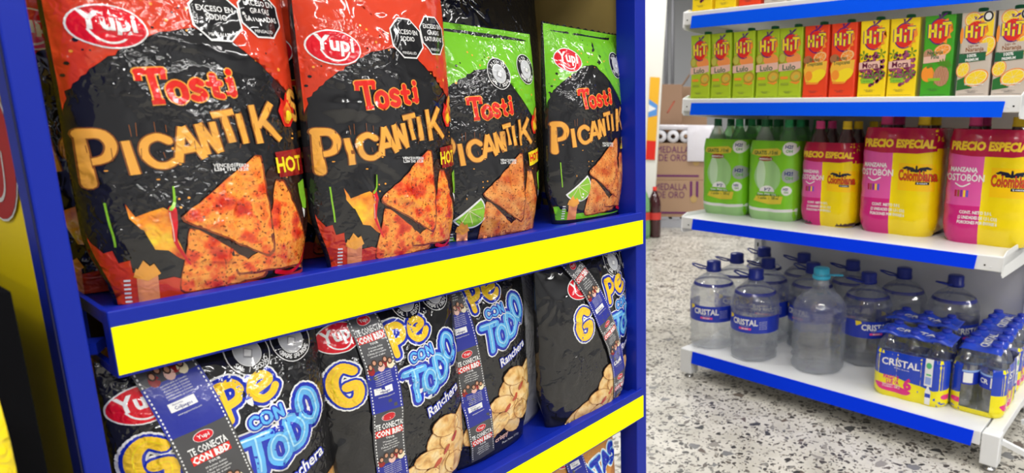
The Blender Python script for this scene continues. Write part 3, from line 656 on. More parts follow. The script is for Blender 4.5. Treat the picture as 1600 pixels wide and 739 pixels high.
# ================================================================= WHITE GONDOLA
S = {1: 1.2746, 2: .9966, 3: .5939, 4: .1100}
gon = tag(empty('shelving_unit', fr('g', 0, 0), GY), 'white steel supermarket shelving unit with blue price rails at the right', 'shelving unit')
for u0, u1 in ((-.035, 0.0), (1.015, 1.05)):
    bm = bmesh.new(); box(bm, ((u0+u1)/2, .558, 1.0), (u1-u0, .024, 2.0))
    up_ = link('upright', bm, WST, gon, smooth=False)
    bm = bmesh.new()
    for k in range(60): box(bm, ((u0+u1)/2, .5454, .06+.032*k), (.006, .0014, .016))
    link('slots', bm, BLK, up_, smooth=False)
bx('back_panel', (.507, .565, 1.03), (1.09, .01, 1.94), LST, gon)
def shelf(z, u0, u1, depth, s0, s1, cm, lip=.041, strip=(-.0142, -.0531), br=True):
    bm = bmesh.new(); box(bm, ((u0+u1)/2, depth/2+.001, z-.0125), (u1-u0, depth-.004, .025), bev=.001); box(bm, ((u0+u1)/2, .004, z-lip/2), (u1-u0, .008, lip), bev=.003)
    if br:
        for u in (u0+.0015, u1-.0015):
            vs = []
            for du in (-.0015, .0015):
                vs.append([bm.verts.new((u+du, y, q)) for y, q in ((.0, z), (-.004, z-.048), (.006, z-.056), (depth, z-.07), (depth, z+.012), (.03, z+.012))])
            A, B = vs; n = len(A); bm.faces.new(A[::-1]); bm.faces.new(B)
            for i in range(n): bm.faces.new((A[i], A[(i+1) % n], B[(i+1) % n], B[i]))
            lathe(bm, [(.0025, 0), (.0025, .001)], 8, (u-.028 if u > .5 else u+.026, 0, z-.03))
    s = link('shelf', bm, WST, gon, smooth=False)
    a, b = z+strip[0], z+strip[1]
    bm = bmesh.new(); vs = [bm.verts.new(p) for y in (-.0022, -.0006) for p in ((s0+(.012 if cm else 0)*0-.004, y, b), (s1-.005, y, b), (s1, y, a), (s0+.002, y, a))]
    for f in ((3, 2, 1, 0), (4, 5, 6, 7), (0, 1, 5, 4), (1, 2, 6, 5), (2, 3, 7, 6), (3, 0, 4, 7)): bm.faces.new([vs[i] for i in f])
    bmesh.ops.recalc_face_normals(bm, faces=bm.faces)
    link('price_strip', bm, cm, s, smooth=False)
    for u in (s1+.02, s0-.018):
        if br: bm = bmesh.new(); box(bm, (u, -.0004, z-.026), (.004, .001, .004)); link('screw', bm, BLK, s, smooth=False)
shelf(S[1], 0, 1.05, .545, .035, 1.02, BL2); shelf(S[2], 0, 1.05, .545, .037, 1.013, BL2); shelf(S[3], 0, 1.05, .545, .05, .985, BL3, strip=(-.003, -.041))
shelf(S[4], .052, 1.040, .545, .056, 1.022, BL3, br=False, strip=(-.002, -.048))
for u0, u1 in ((0.0, .050), (1.042, 1.088)):
    bm = bmesh.new(); um = (u0+u1)/2
    box(bm, (um, .022, .0635), (u1-u0, .044, .091), bev=.003); box(bm, (um, .272, .0965), (u1-u0-.008, .46, .026), bev=.002); box(bm, (um, .48, .0635), (u1-u0, .044, .091), bev=.003)
    bar(bm, (um, .03, .035), (um, .25, .088), .012, .014); bar(bm, (um, .48, .035), (um, .26, .088), .012, .014)
    L_ = link('leg_frame', bm, WST, gon, smooth=False)
    bm = bmesh.new()
    bm.free()
    for v in (.022, .48):
        bm = bmesh.new(); lathe(bm, [(.017, 0), (.017, .004), (.008, .008), (.008, .019)], 14, (um, v, 0)); link('levelling_foot', bm, mat('dull_chrome', (.5, .5, .5), .25, 1), L_)
bm = bmesh.new(); bar(bm, (1.088, .03, .085), (1.30, .03, .03), .012, .014); bar(bm, (1.088, .3, .04), (1.30, .3, .09), .012, .014); box(bm, (1.30, .03, .055), (.03, .03, .11)); link('cross_brace', bm, WST, gon, smooth=False)

# ---------------------------------------------------------------- juice cartons
def hit(a, x, z, s=1.1):
    rays = []
    for i in range(26):
        t = 2*PI*i/26; rr = (1.0 if i % 2 else (1.28 if abs(math.cos(t)) > .2 and math.cos(t) > 0 else 1.05)); rays.append((x+.002+.024*s*rr*math.cos(t), z+.027*s*rr*math.sin(t)))
    pu = P('purple')
    a.ell(x, z, .0262*s, .0305*s, pu, 2); a.poly(rays, P('orange'), 3); a.ell(x, z, .0235*s, .0275*s, P('red'), 4)
    for th, m, l in ((.0105, pu, 5), (.0066, P('yellow'), 6)):
        a.glyph('H', x-.024*s, z-.014*s, .0175*s, .031*s, th*s, m, l, rot=.03, joint=False); a.glyph('i', x-.0015*s, z-.016*s, .008*s, .021*s, th*.9*s, m, l, joint=False); a.glyph('T', x+.0065*s, z-.012*s, .020*s, .029*s, th*s, m, l, joint=False)
        a.ell(x+.0025*s, z+.012*s, th*.42*s, th*.42*s, m, l, n=10)
    a.poly([(x-.006, z+.031*s), (x+.004, z+.034*s), (x+.01, z+.040*s), (x+.02, z+.042*s), (x+.014, z+.036*s), (x+.006, z+.031*s)], pu, 4); a.poly([(x-.002, z+.031*s), (x-.006, z+.04*s), (x+.002, z+.038*s)], pu, 4)
def slice_(a, x, z, r, rim, body, l, rot=.3, sq=.7, seg=True):
    a.ell(x, z, r, r*sq, rim, l, rot); a.ell(x, z, r*.9, r*sq*.88, P('cream'), l+1, rot); a.ell(x, z, r*.82, r*sq*.8, body, l+2, rot)
    if seg:
        for k in range(4):
            t = k*PI/4; c, q = math.cos(rot), math.sin(rot); u, v = .8*r*math.cos(t), .8*r*sq*math.sin(t)
            a.stroke([(x-u*c+v*q, z-u*q-v*c), (x+u*c-v*q, z+u*q+v*c)], .0006, P('cream'), l+3, joint=False)
CW, CD, CHT = .080, .078, .213
def carton_art(kind):
    a = Art(); small = P('dgreen')
    if kind == 'lulo':
        base = mat('carton_lime', (.42, .58, .02), .35, coat=.2); hit(a, 0, .155)
        a.ell(-.027, .118, .013, .016, mat('fruit_olive', (.45, .3, .03), .4), 1); a.ell(-.027, .118, .010, .013, mat('fruit_green', (.5, .5, .08), .4), 2); a.ell(.012, .115, .026, .018, mat('fruit_orange', (.9, .3, .08), .4), 1)
        a.poly([(-.039, .079), (.02, .083), (.038, .087), (.038, .107), (-.005, .104), (-.039, .101)], P('palepink'), 3); a.text('Lulo', -.003, .0835, .0165, P('dgreen'), 4, .02, .03, sx=1.15)
        a.ell(.022, .064, .021, .017, mat('fruit_olive', (.45, .3, .03), .4), 2, .3); a.ell(.022, .064, .016, .0125, mat('fruit_flesh', (.7, .42, .05), .4), 3, .3); a.ell(.024, .062, .008, .006, mat('fruit_green', (.5, .5, .08), .4), 4, .3)
        a.rect(-.032, .056, -.005, .064, P('orange'), 1); a.poly([(.0, .047), (.025, .04), (.038, .047), (.03, .053)], P('orange'), 1); a.rect(-.03, .038, -.002, .045, mat('lime_label', (.3, .4, .03), .4), 1)
    elif kind == 'tropical':
        base = mat('carton_red', (.85, .06, .015), .35, coat=.2); hit(a, .0, .160)
        slice_(a, .014, .115, .022, P('orange'), P('orange'), 2); a.ell(-.025, .108, .015, .013, mat('pine_brown', (.4, .15, .06), .4), 1)
        a.poly([(-.038, .08), (-.03, .1), (.038, .104), (.036, .07), (.01, .04), (-.03, .045)], mat('mango_yellow', (.9, .5, .05), .4), 3); a.ell(.006, .062, .030, .017, P('yellow'), 4, .4); a.ell(-.02, .063, .012, .014, P('orange'), 5)
        a.text('Frutas\nTropicales', -.002, .092, .0105, P('dgreen'), 6, .015, .06, sx=.85); a.rect(-.028, .038, .008, .044, P('orange'), 5)
    elif kind == 'mora':
        base = mat('carton_yellow', (.95, .68, .01), .35, coat=.2); hit(a, 0, .160); rnd = random.Random(2)
        for i in range(130):
            t = rnd.uniform(0, 2*PI); q = rnd.random()**.5; x, z = .002+.034*q*math.cos(t), .076+.045*q*math.sin(t)
            a.ell(x, z, .0048, .0048, mat('berry_%d' % (i % 3), ((.10, .01, .05), (.22, .03, .1), (.34, .07, .17))[i % 3], .25), 1+i % 3, n=8)
        for x, z in ((-.026, .113), (.024, .116), (-.024, .056), (.004, .056), (.024, .06)):
            for k in range(5): t = k*1.25+.4; a.poly([(x, z), (x+.011*math.cos(t-.25), z+.011*math.sin(t-.25)), (x+.014*math.cos(t), z+.014*math.sin(t)), (x+.011*math.cos(t+.25), z+.011*math.sin(t+.25))], mat('leaf_green', (.1, .25, .02), .4), 4)
        a.poly([(-.038, .075), (.022, .079), (.022, .098), (-.038, .094)], P('palepink'), 5); a.text('Mora', -.006, .079, .0155, mat('wine', (.12, .0, .04), .4), 6, .02, .03)
        a.rect(-.03, .038, .006, .05, P('lime'), 5); a.text('sin azúcar', -.012, .042, .004, P('dgreen'), 6, .0)
    elif kind == 'pina':
        base = mat('carton_green', (.05, .38, .02), .35, coat=.2); hit(a, 0, .165)
        slice_(a, .012, .118, .022, P('orange'), P('orange'), 2, .25, .65); a.ell(-.024, .108, .013, .014, mat('pine_pink', (.5, .25, .15), .4), 1)
        a.poly([(-.036, .085), (.02, .09), (.022, .106), (-.036, .102)], P('palepink'), 4); a.text('Naranja\nPiña', -.006, .0965, .0098, small, 5, .02, .04, sx=.95)
        a.ell(.014, .052, .02, .026, mat('pine_pink', (.5, .25, .15), .4), 3)
        for i in range(5):
            a.stroke([(-.004+.008*i, .03), (.012+.006*i, .072)], .0007, mat('pine_brown', (.4, .15, .06), .4), 4, joint=False); a.stroke([(.03-.008*i, .028), (.014-.006*i, .075)], .0007, mat('pine_brown', (.4, .15, .06), .4), 4, joint=False)
        for k in range(7): t = .3+k*.35; a.poly([(.018, .073), (.018+.02*math.cos(t-.1), .073+.02*math.sin(t-.1)), (.018+.024*math.cos(t), .073+.024*math.sin(t)), (.018+.02*math.cos(t+.1), .073+.02*math.sin(t+.1))], mat('leaf_green', (.1, .25, .02), .4), 6)
        a.ell(-.022, .058, .017, .02, P('orange'), 3); a.ell(-.018, .078, .009, .004, mat('leaf_green', (.1, .25, .02), .4), 5, .5); a.rect(-.02, .04, .012, .047, P('lime'), 5)
    else:
        base = mat('carton_beige', (.6, .52, .45), .4, coat=.15); OY = mat('lemon_flesh', (.95, .68, .03), .35)
        slice_(a, -.012, .187, .02, P('orange'), OY, 1, 0, .95); a.poly([(.002, .15), (.038, .145), (.038, .2), (.022, .205), (.004, .2)], OY, 1); slice_(a, .026, .122, .026, P('orange'), OY, 1, 1.1, .75); a.ell(-.036, .15, .004, .02, P('orange'), 1)
        hit(a, -.004, .157, .95); a.ell(.024, .193, .0125, .0135, P('white'), 5); a.ell(.024, .193, .0118, .0128, P('black'), 6); a.ell(.024, .193, .0075, .0085, P('white'), 7)
        a.poly([(-.03, .103), (.028, .107), (.028, .130), (-.03, .126)], base, 5); a.text('Jugo de', -.006, .1215, .006, P('brown'), 6, .012, .04); a.text('Naranja', -.002, .1105, .0105, P('brown'), 6, .02, .04, sx=.95)
        a.poly([(-.038, .082), (.026, .088), (.026, .109), (-.038, .105)], P('dgreen'), 5); a.text('100%', -.008, .0965, .008, P('white'), 6, .03, .08); a.text('PREMIUM', -.006, .087, .0065, P('white'), 6, .03, .08, sx=.85)
        slice_(a, .008, .045, .03, P('orange'), OY, 3, .35, .66); slice_(a, -.026, .066, .020, P('orange'), OY, 2, 1.2, .8); a.poly([(-.038, .04), (-.02, .048), (-.006, .038), (.0, .02), (-.038, .014)], mat('leaf_green2', (.02, .16, .03), .4), 2)
        a.text('Sin azúcar añadida\n1 Litro', .004, .022, .0045, P('white'), 8, .02, 0)
    a.text('CONT. NETO 1 L\nREFRESCO', -.004 if kind != 'naranja' else .0, .014 if kind != 'naranja' else .008, .003, P('dgrey'), 7, 0)
    a.stroke([(-.034, .005), (.03, .005)], .0006, P('dgrey'), 1, joint=False)
    return a, base
def carton(kind, loc, rz):
    a, base = carton_art(kind); bm = bmesh.new(); hw, hd = CW/2-.0006, CD/2; ch = .005
    def ring(z, k=1, zb=None, c=ch):
        pts = [(-hw+c, -hd), (hw-c, -hd), (hw, -hd+c), (hw, hd-c), (hw-c, hd), (-hw+c, hd), (-hw, hd-c), (-hw, -hd+c)]
        return [bm.verts.new((x*k, y*k, z+(0 if zb is None else (zb-z)*(y+hd)/(2*hd)))) for x, y in pts]
    rs = [ring(0, c=.0008), ring(.03, c=.002), ring(.1), ring(.17, c=.003), ring(CHT-.008, zb=CHT+.004, c=.0008)]
    for A, B in zip(rs, rs[1:]):
        for i in range(8): bm.faces.new((A[i], A[(i+1) % 8], B[(i+1) % 8], B[i]))
    bm.faces.new(rs[0][::-1]); bm.faces.new(rs[-1])
    a.build(bm, lambda x, z, o: (x, -hd-o, z), 0, base=1, off=.0004, dl=.00012)
    t = link('juice_carton', bm, [base]+a.mats, None, loc, rz, smooth=False)
    bm = bmesh.new(); lathe(bm, [(.0145, 0), (.0145, .003), (.0125, .003), (.0125, .015), (.011, .0165)], 16, (0, .004, CHT-.010), cap=True); link('cap', bm, mat('cap_green', (.01, .25, .1), .35), t)
    return t
kinds = ['lulo']*5+['tropical']*2+['mora']*2+['pina']+['naranja']*2
us = [.0165, .1005, .188, .272, .354, .440, .527, .614, .698, .792, .885, .970]
clab = ['lime green juice carton at the left end of the juice row', 'lime green juice carton, second from the left end of the juice row', 'lime green juice carton, the middle one of the five lime green ones',
 'lime green juice carton, fourth from the left end of the juice row', 'lime green juice carton touching the first red carton', 'red juice carton next to the last lime green carton', 'red juice carton next to the yellow berry cartons',
 'yellow berry juice carton next to the red carton', 'yellow berry juice carton next to the dark green carton', 'dark green pineapple and orange juice carton, the only one in its row', 'beige orange juice carton next to the dark green carton', 'beige orange juice carton at the right end of the juice row, partly cut off']
proto = {}; rj = random.Random(4)
for k, u, lab in zip(kinds, us, clab):
    loc = fr('g', u+CW/2, .062+rj.uniform(-.003, .003), S[2]); rz = GY+R(rj.uniform(-2.5, 2.5))
    if k not in proto: proto[k] = carton(k, loc, rz); o = proto[k]
    else: o = clone(proto[k]); o.location = loc; o.rotation_euler.z = rz
    tag(o, lab, 'juice carton', 'juice cartons on the second shelf')
for i, (k, lab) in enumerate(zip(['mora', 'mora', 'tropical', 'naranja', 'naranja'], ['yellow carton at the left end of the top shelf, mostly cut off', 'yellow carton second from the left end of the top shelf, mostly cut off', 'red carton on the top shelf between yellow and beige ones, mostly cut off', 'beige carton on the top shelf beside the red one, mostly cut off', 'beige carton on the top shelf, farthest right of those in view'])):
    o = clone(proto[k]); o.location = fr('g', .06+.092*i, .06, S[1]); o.rotation_euler.z = GY; tag(o, lab, 'juice carton', 'cartons on the top shelf')

# ---------------------------------------------------------------- bottles and shrink-wrapped packs
def clear(name, tint, fac, ior=1.33):
    m = bpy.data.materials.new(name); m.use_nodes = True; N, L = m.node_tree.nodes, m.node_tree.links; N.remove(N['Principled BSDF'])
    t = N.new('ShaderNodeBsdfTransparent'); t.inputs[0].default_value = (*tint, 1); g = N.new('ShaderNodeBsdfGlass'); g.inputs['Color'].default_value = (.97, .985, 1, 1); g.inputs['IOR'].default_value = ior; g.inputs['Roughness'].default_value = .03
    no = N.new('ShaderNodeTexNoise'); no.inputs['Scale'].default_value = 30; tc = N.new('ShaderNodeTexCoord'); L.new(tc.outputs['Object'], no.inputs['Vector'])
    bu = N.new('ShaderNodeBump'); bu.inputs['Strength'].default_value = .5; bu.inputs['Distance'].default_value = .008; L.new(no.outputs['Fac'], bu.inputs['Height']); L.new(bu.outputs[0], g.inputs['Normal'])
    gl = N.new('ShaderNodeBsdfGlossy'); gl.inputs['Roughness'].default_value = .06; L.new(bu.outputs[0], gl.inputs['Normal'])
    mx = N.new('ShaderNodeMixShader'); mx.inputs[0].default_value = fac; L.new(t.outputs[0], mx.inputs[1]); L.new(g.outputs[0], mx.inputs[2])
    m2 = N.new('ShaderNodeMixShader'); m2.inputs[0].default_value = .13; df = N.new('ShaderNodeBsdfTranslucent'); df.inputs[0].default_value = (.9, .94, .98, 1); m3 = N.new('ShaderNodeMixShader'); m3.inputs[0].default_value = .14; L.new(mx.outputs[0], m3.inputs[1]); L.new(df.outputs[0], m3.inputs[2]); L.new(m3.outputs[0], m2.inputs[1]); L.new(gl.outputs[0], m2.inputs[2])
    L.new(m2.outputs[0], N['Material Output'].inputs[0]); return m
WATER = clear('clear_water', (.985, .99, .995), .42); PETW = clear('clear_pet_water', (.99, .995, .985), .1, 1.2)
PETG = mat('green_pet', (.35, .7, .35), .08, trans=.75, ior=1.2, spec=.5); PETC = mat('clear_pet', (.75, .88, .8), .08, trans=.7, ior=1.2); COLA = mat('dark_cola', (.05, .008, .012), .08, coat=.6)
def bottle_prof(r, h):
    return [(r*.55, 0), (r*.9, .004), (r*.97, .015), (r*.9, .024), (r, .032), (r, h*.30), (r*.94, h*.42), (r*.96, h*.5), (r, h*.58), (r*.99, h*.66), (r*.86, h*.75), (r*.6, h*.84), (r*.36, h*.9), (r*.31, h*.93), (r*.31, h*.94)]
def bottle(parent, r, h, m, cm, x=0, y=0, name='bottle'):
    bm = bmesh.new(); pr = bottle_prof(r, h); lathe(bm, pr, 20, (x, y, 0)); b = link(name, bm, m, parent)
    bm = bmesh.new(); rc = max(.0135, r*.31)
    lathe(bm, [(rc*1.06, h*.925), (rc*1.06, h*.94), (rc, h*.942), (rc, h*.995), (rc*.85, h)], 16, (x, y, 0), rf=lambda a, z: 1+.02*math.cos(18*a)); link('cap', bm, cm, b)
    return b
class Wrap:
    def __init__(s, W, D, z0, z1, r, gro=.006, n=2, hole=False): s.W, s.D, s.z0, s.z1, s.r, s.g, s.n, s.hole = W, D, z0, z1, r, gro, n, hole
    def k(s, z):
        t = (z-s.z0)/(s.z1-s.z0); k = 1-.05*max(0, (t-.86)/.14)**2-.07*max(0, (.1-t)/.1)**1.5
        return k+.006*math.sin(z*140)*(.4 if s.n == 3 else 1)
    def yf(s, x, z):
        W, D, r, k = s.W, s.D, s.r, s.k(z); x = abs(x/k); e = x-(W/2-r)
        y = D/2 if e <= 0 else D/2-r+math.sqrt(max(0, r*r-min(e, r)**2))
        b = s.W/s.n; ph = ((x+(0 if s.n % 2 == 0 else b/2)) % b)/b; g = s.g*(1-abs(2*ph-1))**0 * (math.cos(2*PI*ph)*.5+.5)**3
        return (y-(g if e <= 0 else 0))*k
    def fn(s, x, z, o):
        W = s.W/2*s.k(z); x = max(-W*.999, min(W*.999, x)); return (x, -s.yf(x, z)-o, z)
    def base(s, bm, cap=False):
        N = 26; nz = 16; rings = []
        for j in range(nz+1):
            z = s.z0+(s.z1-s.z0)*j/nz; ring = []; k = s.k(z)
            xs = [-s.W/2*k*math.cos(PI*i/N) for i in range(N+1)]
            zz = z+(.006*math.sin(len(rings)) if 0 else 0)
            for x in xs: ring.append(bm.verts.new((x, -s.yf(x, z), zz)))
            for yy in (-.3, 0, .3): ring.append(bm.verts.new((s.W/2*k, yy*(s.D-2*s.r)*k*1.2, zz)))
            for x in xs[::-1]: ring.append(bm.verts.new((x, s.yf(x, z), zz)))
            for yy in (.3, 0, -.3): ring.append(bm.verts.new((-s.W/2*k, yy*(s.D-2*s.r)*k*1.2, zz)))
            rings.append(ring)
        n = len(rings[0])
        for a, b in zip(rings, rings[1:]):
            for i in range(n):
                q = (a[i], a[(i+1) % n], b[(i+1) % n], b[i])
                if s.hole:
                    c = sum((v.co for v in q), Vector())/4
                    if abs(c.x) > s.W/2-.034 and abs(c.y) < s.D*.43 and s.z0+.022 < c.z < s.z1: continue
                bm.faces.new(q)
def pack(name, loc, rz, wrap, art, basem, grid, r, h, bm_, caps, step=.009, base2=None):
    t = empty(name, loc, rz); k = 0
    for (x, y) in grid: bottle(t, r, h, bm_[k % len(bm_)], caps[k % len(caps)], x, y); k += 1
    bm = bmesh.new(); wrap.base(bm)
    if base2:
        for f in bm.faces:
            c = f.calc_center_median(); f.material_index = 2 if c.z > wrap.z1*.79 else 1 if c.x < -.012 else 0
    bs = [basem]+([base2, wm('cherry', (.45, .005, .05))] if base2 else [])
    art.build(bm, wrap.fn, step, base=len(bs), off=.0007, dl=.0002)
    link('shrink_wrap', bm, bs+art.mats, t); return t
def wm(n, c, rough=.25, alpha=1): return mat('wrap_'+n, c, rough, film=(.18, 18), coat=.4, alpha=alpha)
def green_pack_art(right=True):
    a = Art(); w = wm('white', M['white']); lg = wm('palegreen', (.35, .62, .25)); dg = wm('dkgreen', (.02, .12, .03))
    a.rect(-.1, .0, .1, .035, lg, 1); a.poly([(-.1, .035), (-.03, .03), (.03, .03), (.1, .035), (.1, .045), (.03, .04), (-.03, .04), (-.1, .045)], w, 2)
    a.ell(-.005, .15, .05, .055, lg, 1); a.ell(-.03, .155, .016, .05, wm('frost', (.55, .75, .5)), 2)
    a.poly([(-.07, .222), (-.06, .238), (.03, .244), (.045, .236), (.04, .222), (-.02, .214)], wm('ygold', (.75, .6, .05)), 2); a.text('GRATIS 500 ml', -.013, .2225, .0125, dg, 3, .03, .03, sx=.8)
    a.ell(-.015, .208, .026, .008, wm('brownred', (.3, .04, .01)), 3); a.text('MARACUYÁ', -.015, .2045, .006, w, 4, .03)
    for x, z, rr in ((.07, .243, .022), (.072, .155, .024), (.065, .105, .016)):
        a.ell(x, z, rr, rr, w if rr < .023 or z > .2 else wm('greyring', (.35, .4, .38)), 3); a.text('H2!', x-.002, z+rr*.05, rr*.5, wm('navy', M['navy']), 4, .04); a.text('OH', x, z-rr*.55, rr*.42, wm('green', (.1, .4, .05)), 4, .04)
    a.ell(-.005, .098, .028, .02, w, 3, a0=0, a1=PI); a.text('H2!', -.004, .1005, .011, wm('navy', M['navy']), 4, .04)
    a.text('Cont. Neto: 3,5 L', -.005, .087, .007, w, 4, .03); a.poly([(-.055, .066), (-.045, .083), (.055, .086), (.05, .06), (.0, .055)], wm('ygold', (.75, .6, .05)), 3)
    a.text('2 unidades de 1,5 L y\n1 unidad de 500 ml', 0, .0725, .0088, dg, 4, .02, .03, sx=.82)
    return a
rB = .0445; grid4 = lambda r: [(-r, -r), (r, -r), (-r, r), (r, r)]
GC = mat('cap_dark_green', (.005, .12, .04), .35); wG = Wrap(.184, .184, .004, .268, .044)
h1 = pack('bottle_pack', fr('g', .068, .222, S[3]), GY+R(3), wG, green_pack_art(), wm('limegreen', (.22, .62, .02)), grid4(rB), rB, .338, [PETC, PETG, PETG, PETG], [GC, mat('cap_green2', (.02, .3, .1), .35)])
tag(h1, 'lime green shrink-wrapped bottle pack at the left end of the middle shelf', 'bottle pack', 'lime green bottle packs')
h2 = clone(h1); h2.location = fr('g', .268, .218, S[3]); tag(h2, 'lime green shrink-wrapped bottle pack beside the pink and yellow packs', 'bottle pack', 'lime green bottle packs')
def cola_art(W, H):
    a = Art(); hw = W/2; yl = wm('yellow', (.92, .70, .0)); pk = wm('pink', (.72, .09, .36)); mg = wm('magenta', (.62, .012, .2)); rd = wm('cherry', (.45, .005, .05)); w = wm('white', M['white'])
    b = -.012; k = W/.235
    a.rect(b, 0, hw*1.05, H, yl, 1); a.rect(-hw*1.05, 0, b, H*.34, mg, 1); a.rect(-hw*1.05, H*.34, b, H*.8, pk, 1)
    a.poly([(-hw*1.05, H*.795), (-hw*.4, H*.77), (0, H*.775), (hw*.5, H*.77), (hw*1.05, H*.8), (hw*1.05, H*1.0), (-hw*1.05, H)], rd, 2)
    a.text('PRECIO ESPECIAL', 0, H*.825, .0225*k, wm('yellowtext', (.95, .65, .03)), 4, .055, .0, sx=.86, shear=.1)
    cx = -hw*.54
    a.text('MANZANA', cx, H*.635, .0125*k, w, 3, .035, sx=.85); a.text('POSTOBÓN', cx, H*.555, .0195*k, w, 3, .018, sx=.78); a.stroke(a.smooth([(cx-.018*k, H*.53), (cx, H*.505), (cx+.02*k, H*.535)], 5), .0035*k, w, 3)
    for i, c in enumerate(('cherry', 'wbrown', 'wpurp', 'yellowtext', 'wblue')): a.rect(cx-.018*k+i*.0078*k, H*.415, cx-.0125*k+i*.0078*k, H*.475, wm(c, dict(cherry=(.45, .005, .05), wbrown=(.3, .1, .02), wpurp=(.2, .02, .3), yellowtext=(.95, .65, .03), wblue=(.1, .1, .6))[c]), 3)
    a.text('CONT. NETO 3,0 L', b-.01, H*.27, .0085*k, w, 4, .03, sx=.85); a.text('(2 UNIDADES DE 1,5 L C/U)', b-.004, H*.225, .0085*k, w, 4, .03, sx=.72); a.text('PORCIONES POR ENVASE 6', b-.004, H*.182, .0085*k, w, 4, .03, sx=.72)
    # bright yellow block, spread-winged bird and lettering
    xo = hw*.52; bk = wm('blacknavy', (.005, .008, .03)); a.rect(b+.02*k, H*.43, hw, H*.68, wm('deepyellow', (.98, .60, .0)), 2)
    for sg in (-1, 1):
        a.poly([(xo, H*.62), (xo+sg*.010*k, H*.645), (xo+sg*.03*k, H*.655), (xo+sg*.042*k, H*.635), (xo+sg*.034*k, H*.64), (xo+sg*.036*k, H*.625), (xo+sg*.027*k, H*.63), (xo+sg*.027*k, H*.613), (xo+sg*.018*k, H*.62), (xo+sg*.016*k, H*.603), (xo+sg*.004*k, H*.605)], bk, 4)
    a.poly([(xo-.004*k, H*.6), (xo+.004*k, H*.6), (xo+.003*k, H*.66), (xo-.002*k, H*.665)], bk, 4)
    a.text('Colombiana', xo, H*.525, .031*k, wm('blacknavy', (.005, .008, .03)), 3, .045, 0, sx=.5); a.text('Colombiana', xo, H*.525, .031*k, wm('brickred', (.7, .05, .01)), 5, .02, 0, sx=.5)
    a.poly([(xo+.0*k, H*.49), (xo+.036*k, H*.49), (xo+.036*k, H*.515), (xo+.0*k, H*.515)], bk, 4); a.text('la nuestra', xo+.018*k, H*.4965, .005*k, w, 5, .02)
    return a
PK, YC = mat('cap_pink', (.75, .06, .25), .35), mat('cap_yellow', (.9, .62, .02), .35)
c1 = pack('bottle_pack', fr('g', .470, .232, S[3]), GY+R(2), Wrap(.19, .19, .012, .268, .046), cola_art(.19, .268), wm('yellow', (.92, .7, .0)), grid4(.046), .046, .335, [COLA], [PK, YC, PK, YC], base2=wm('magenta', (.62, .012, .2)))
tag(c1, 'smaller pink and yellow wrapped bottle pack beside the lime green packs', 'bottle pack', 'pink and yellow bottle packs')
c2 = pack('bottle_pack', fr('g', .698, .25, S[3]), GY+R(2), Wrap(.236, .236, .010, .318, .056), cola_art(.236, .318), wm('yellow', (.92, .7, .0)), grid4(.056), .056, .352, [COLA], [PK, YC, PK, YC], base2=wm('magenta', (.62, .012, .2)))
tag(c2, 'large pink and yellow wrapped bottle pack, the middle of the three', 'bottle pack', 'pink and yellow bottle packs')
c3 = clone(c2); c3.location = fr('g', .955, .248, S[3]); c3.rotation_euler.z = GY+R(2); tag(c3, 'large pink and yellow wrapped bottle pack at the right end, cut by the photo edge', 'bottle pack', 'pink and yellow bottle packs')
for src, u, v, lab in ((h1, .07, .42, 'lime green bottle pack in the back row at the left end'), (h2, .27, .42, 'lime green bottle pack in the back row behind its twin'), (c1, .475, .432, 'pink and yellow bottle pack in the back row, shadowed')):
    c = clone(src); c.location = fr('g', u, v, S[3]); tag(c, lab, 'bottle pack', 'back row packs on the middle shelf')

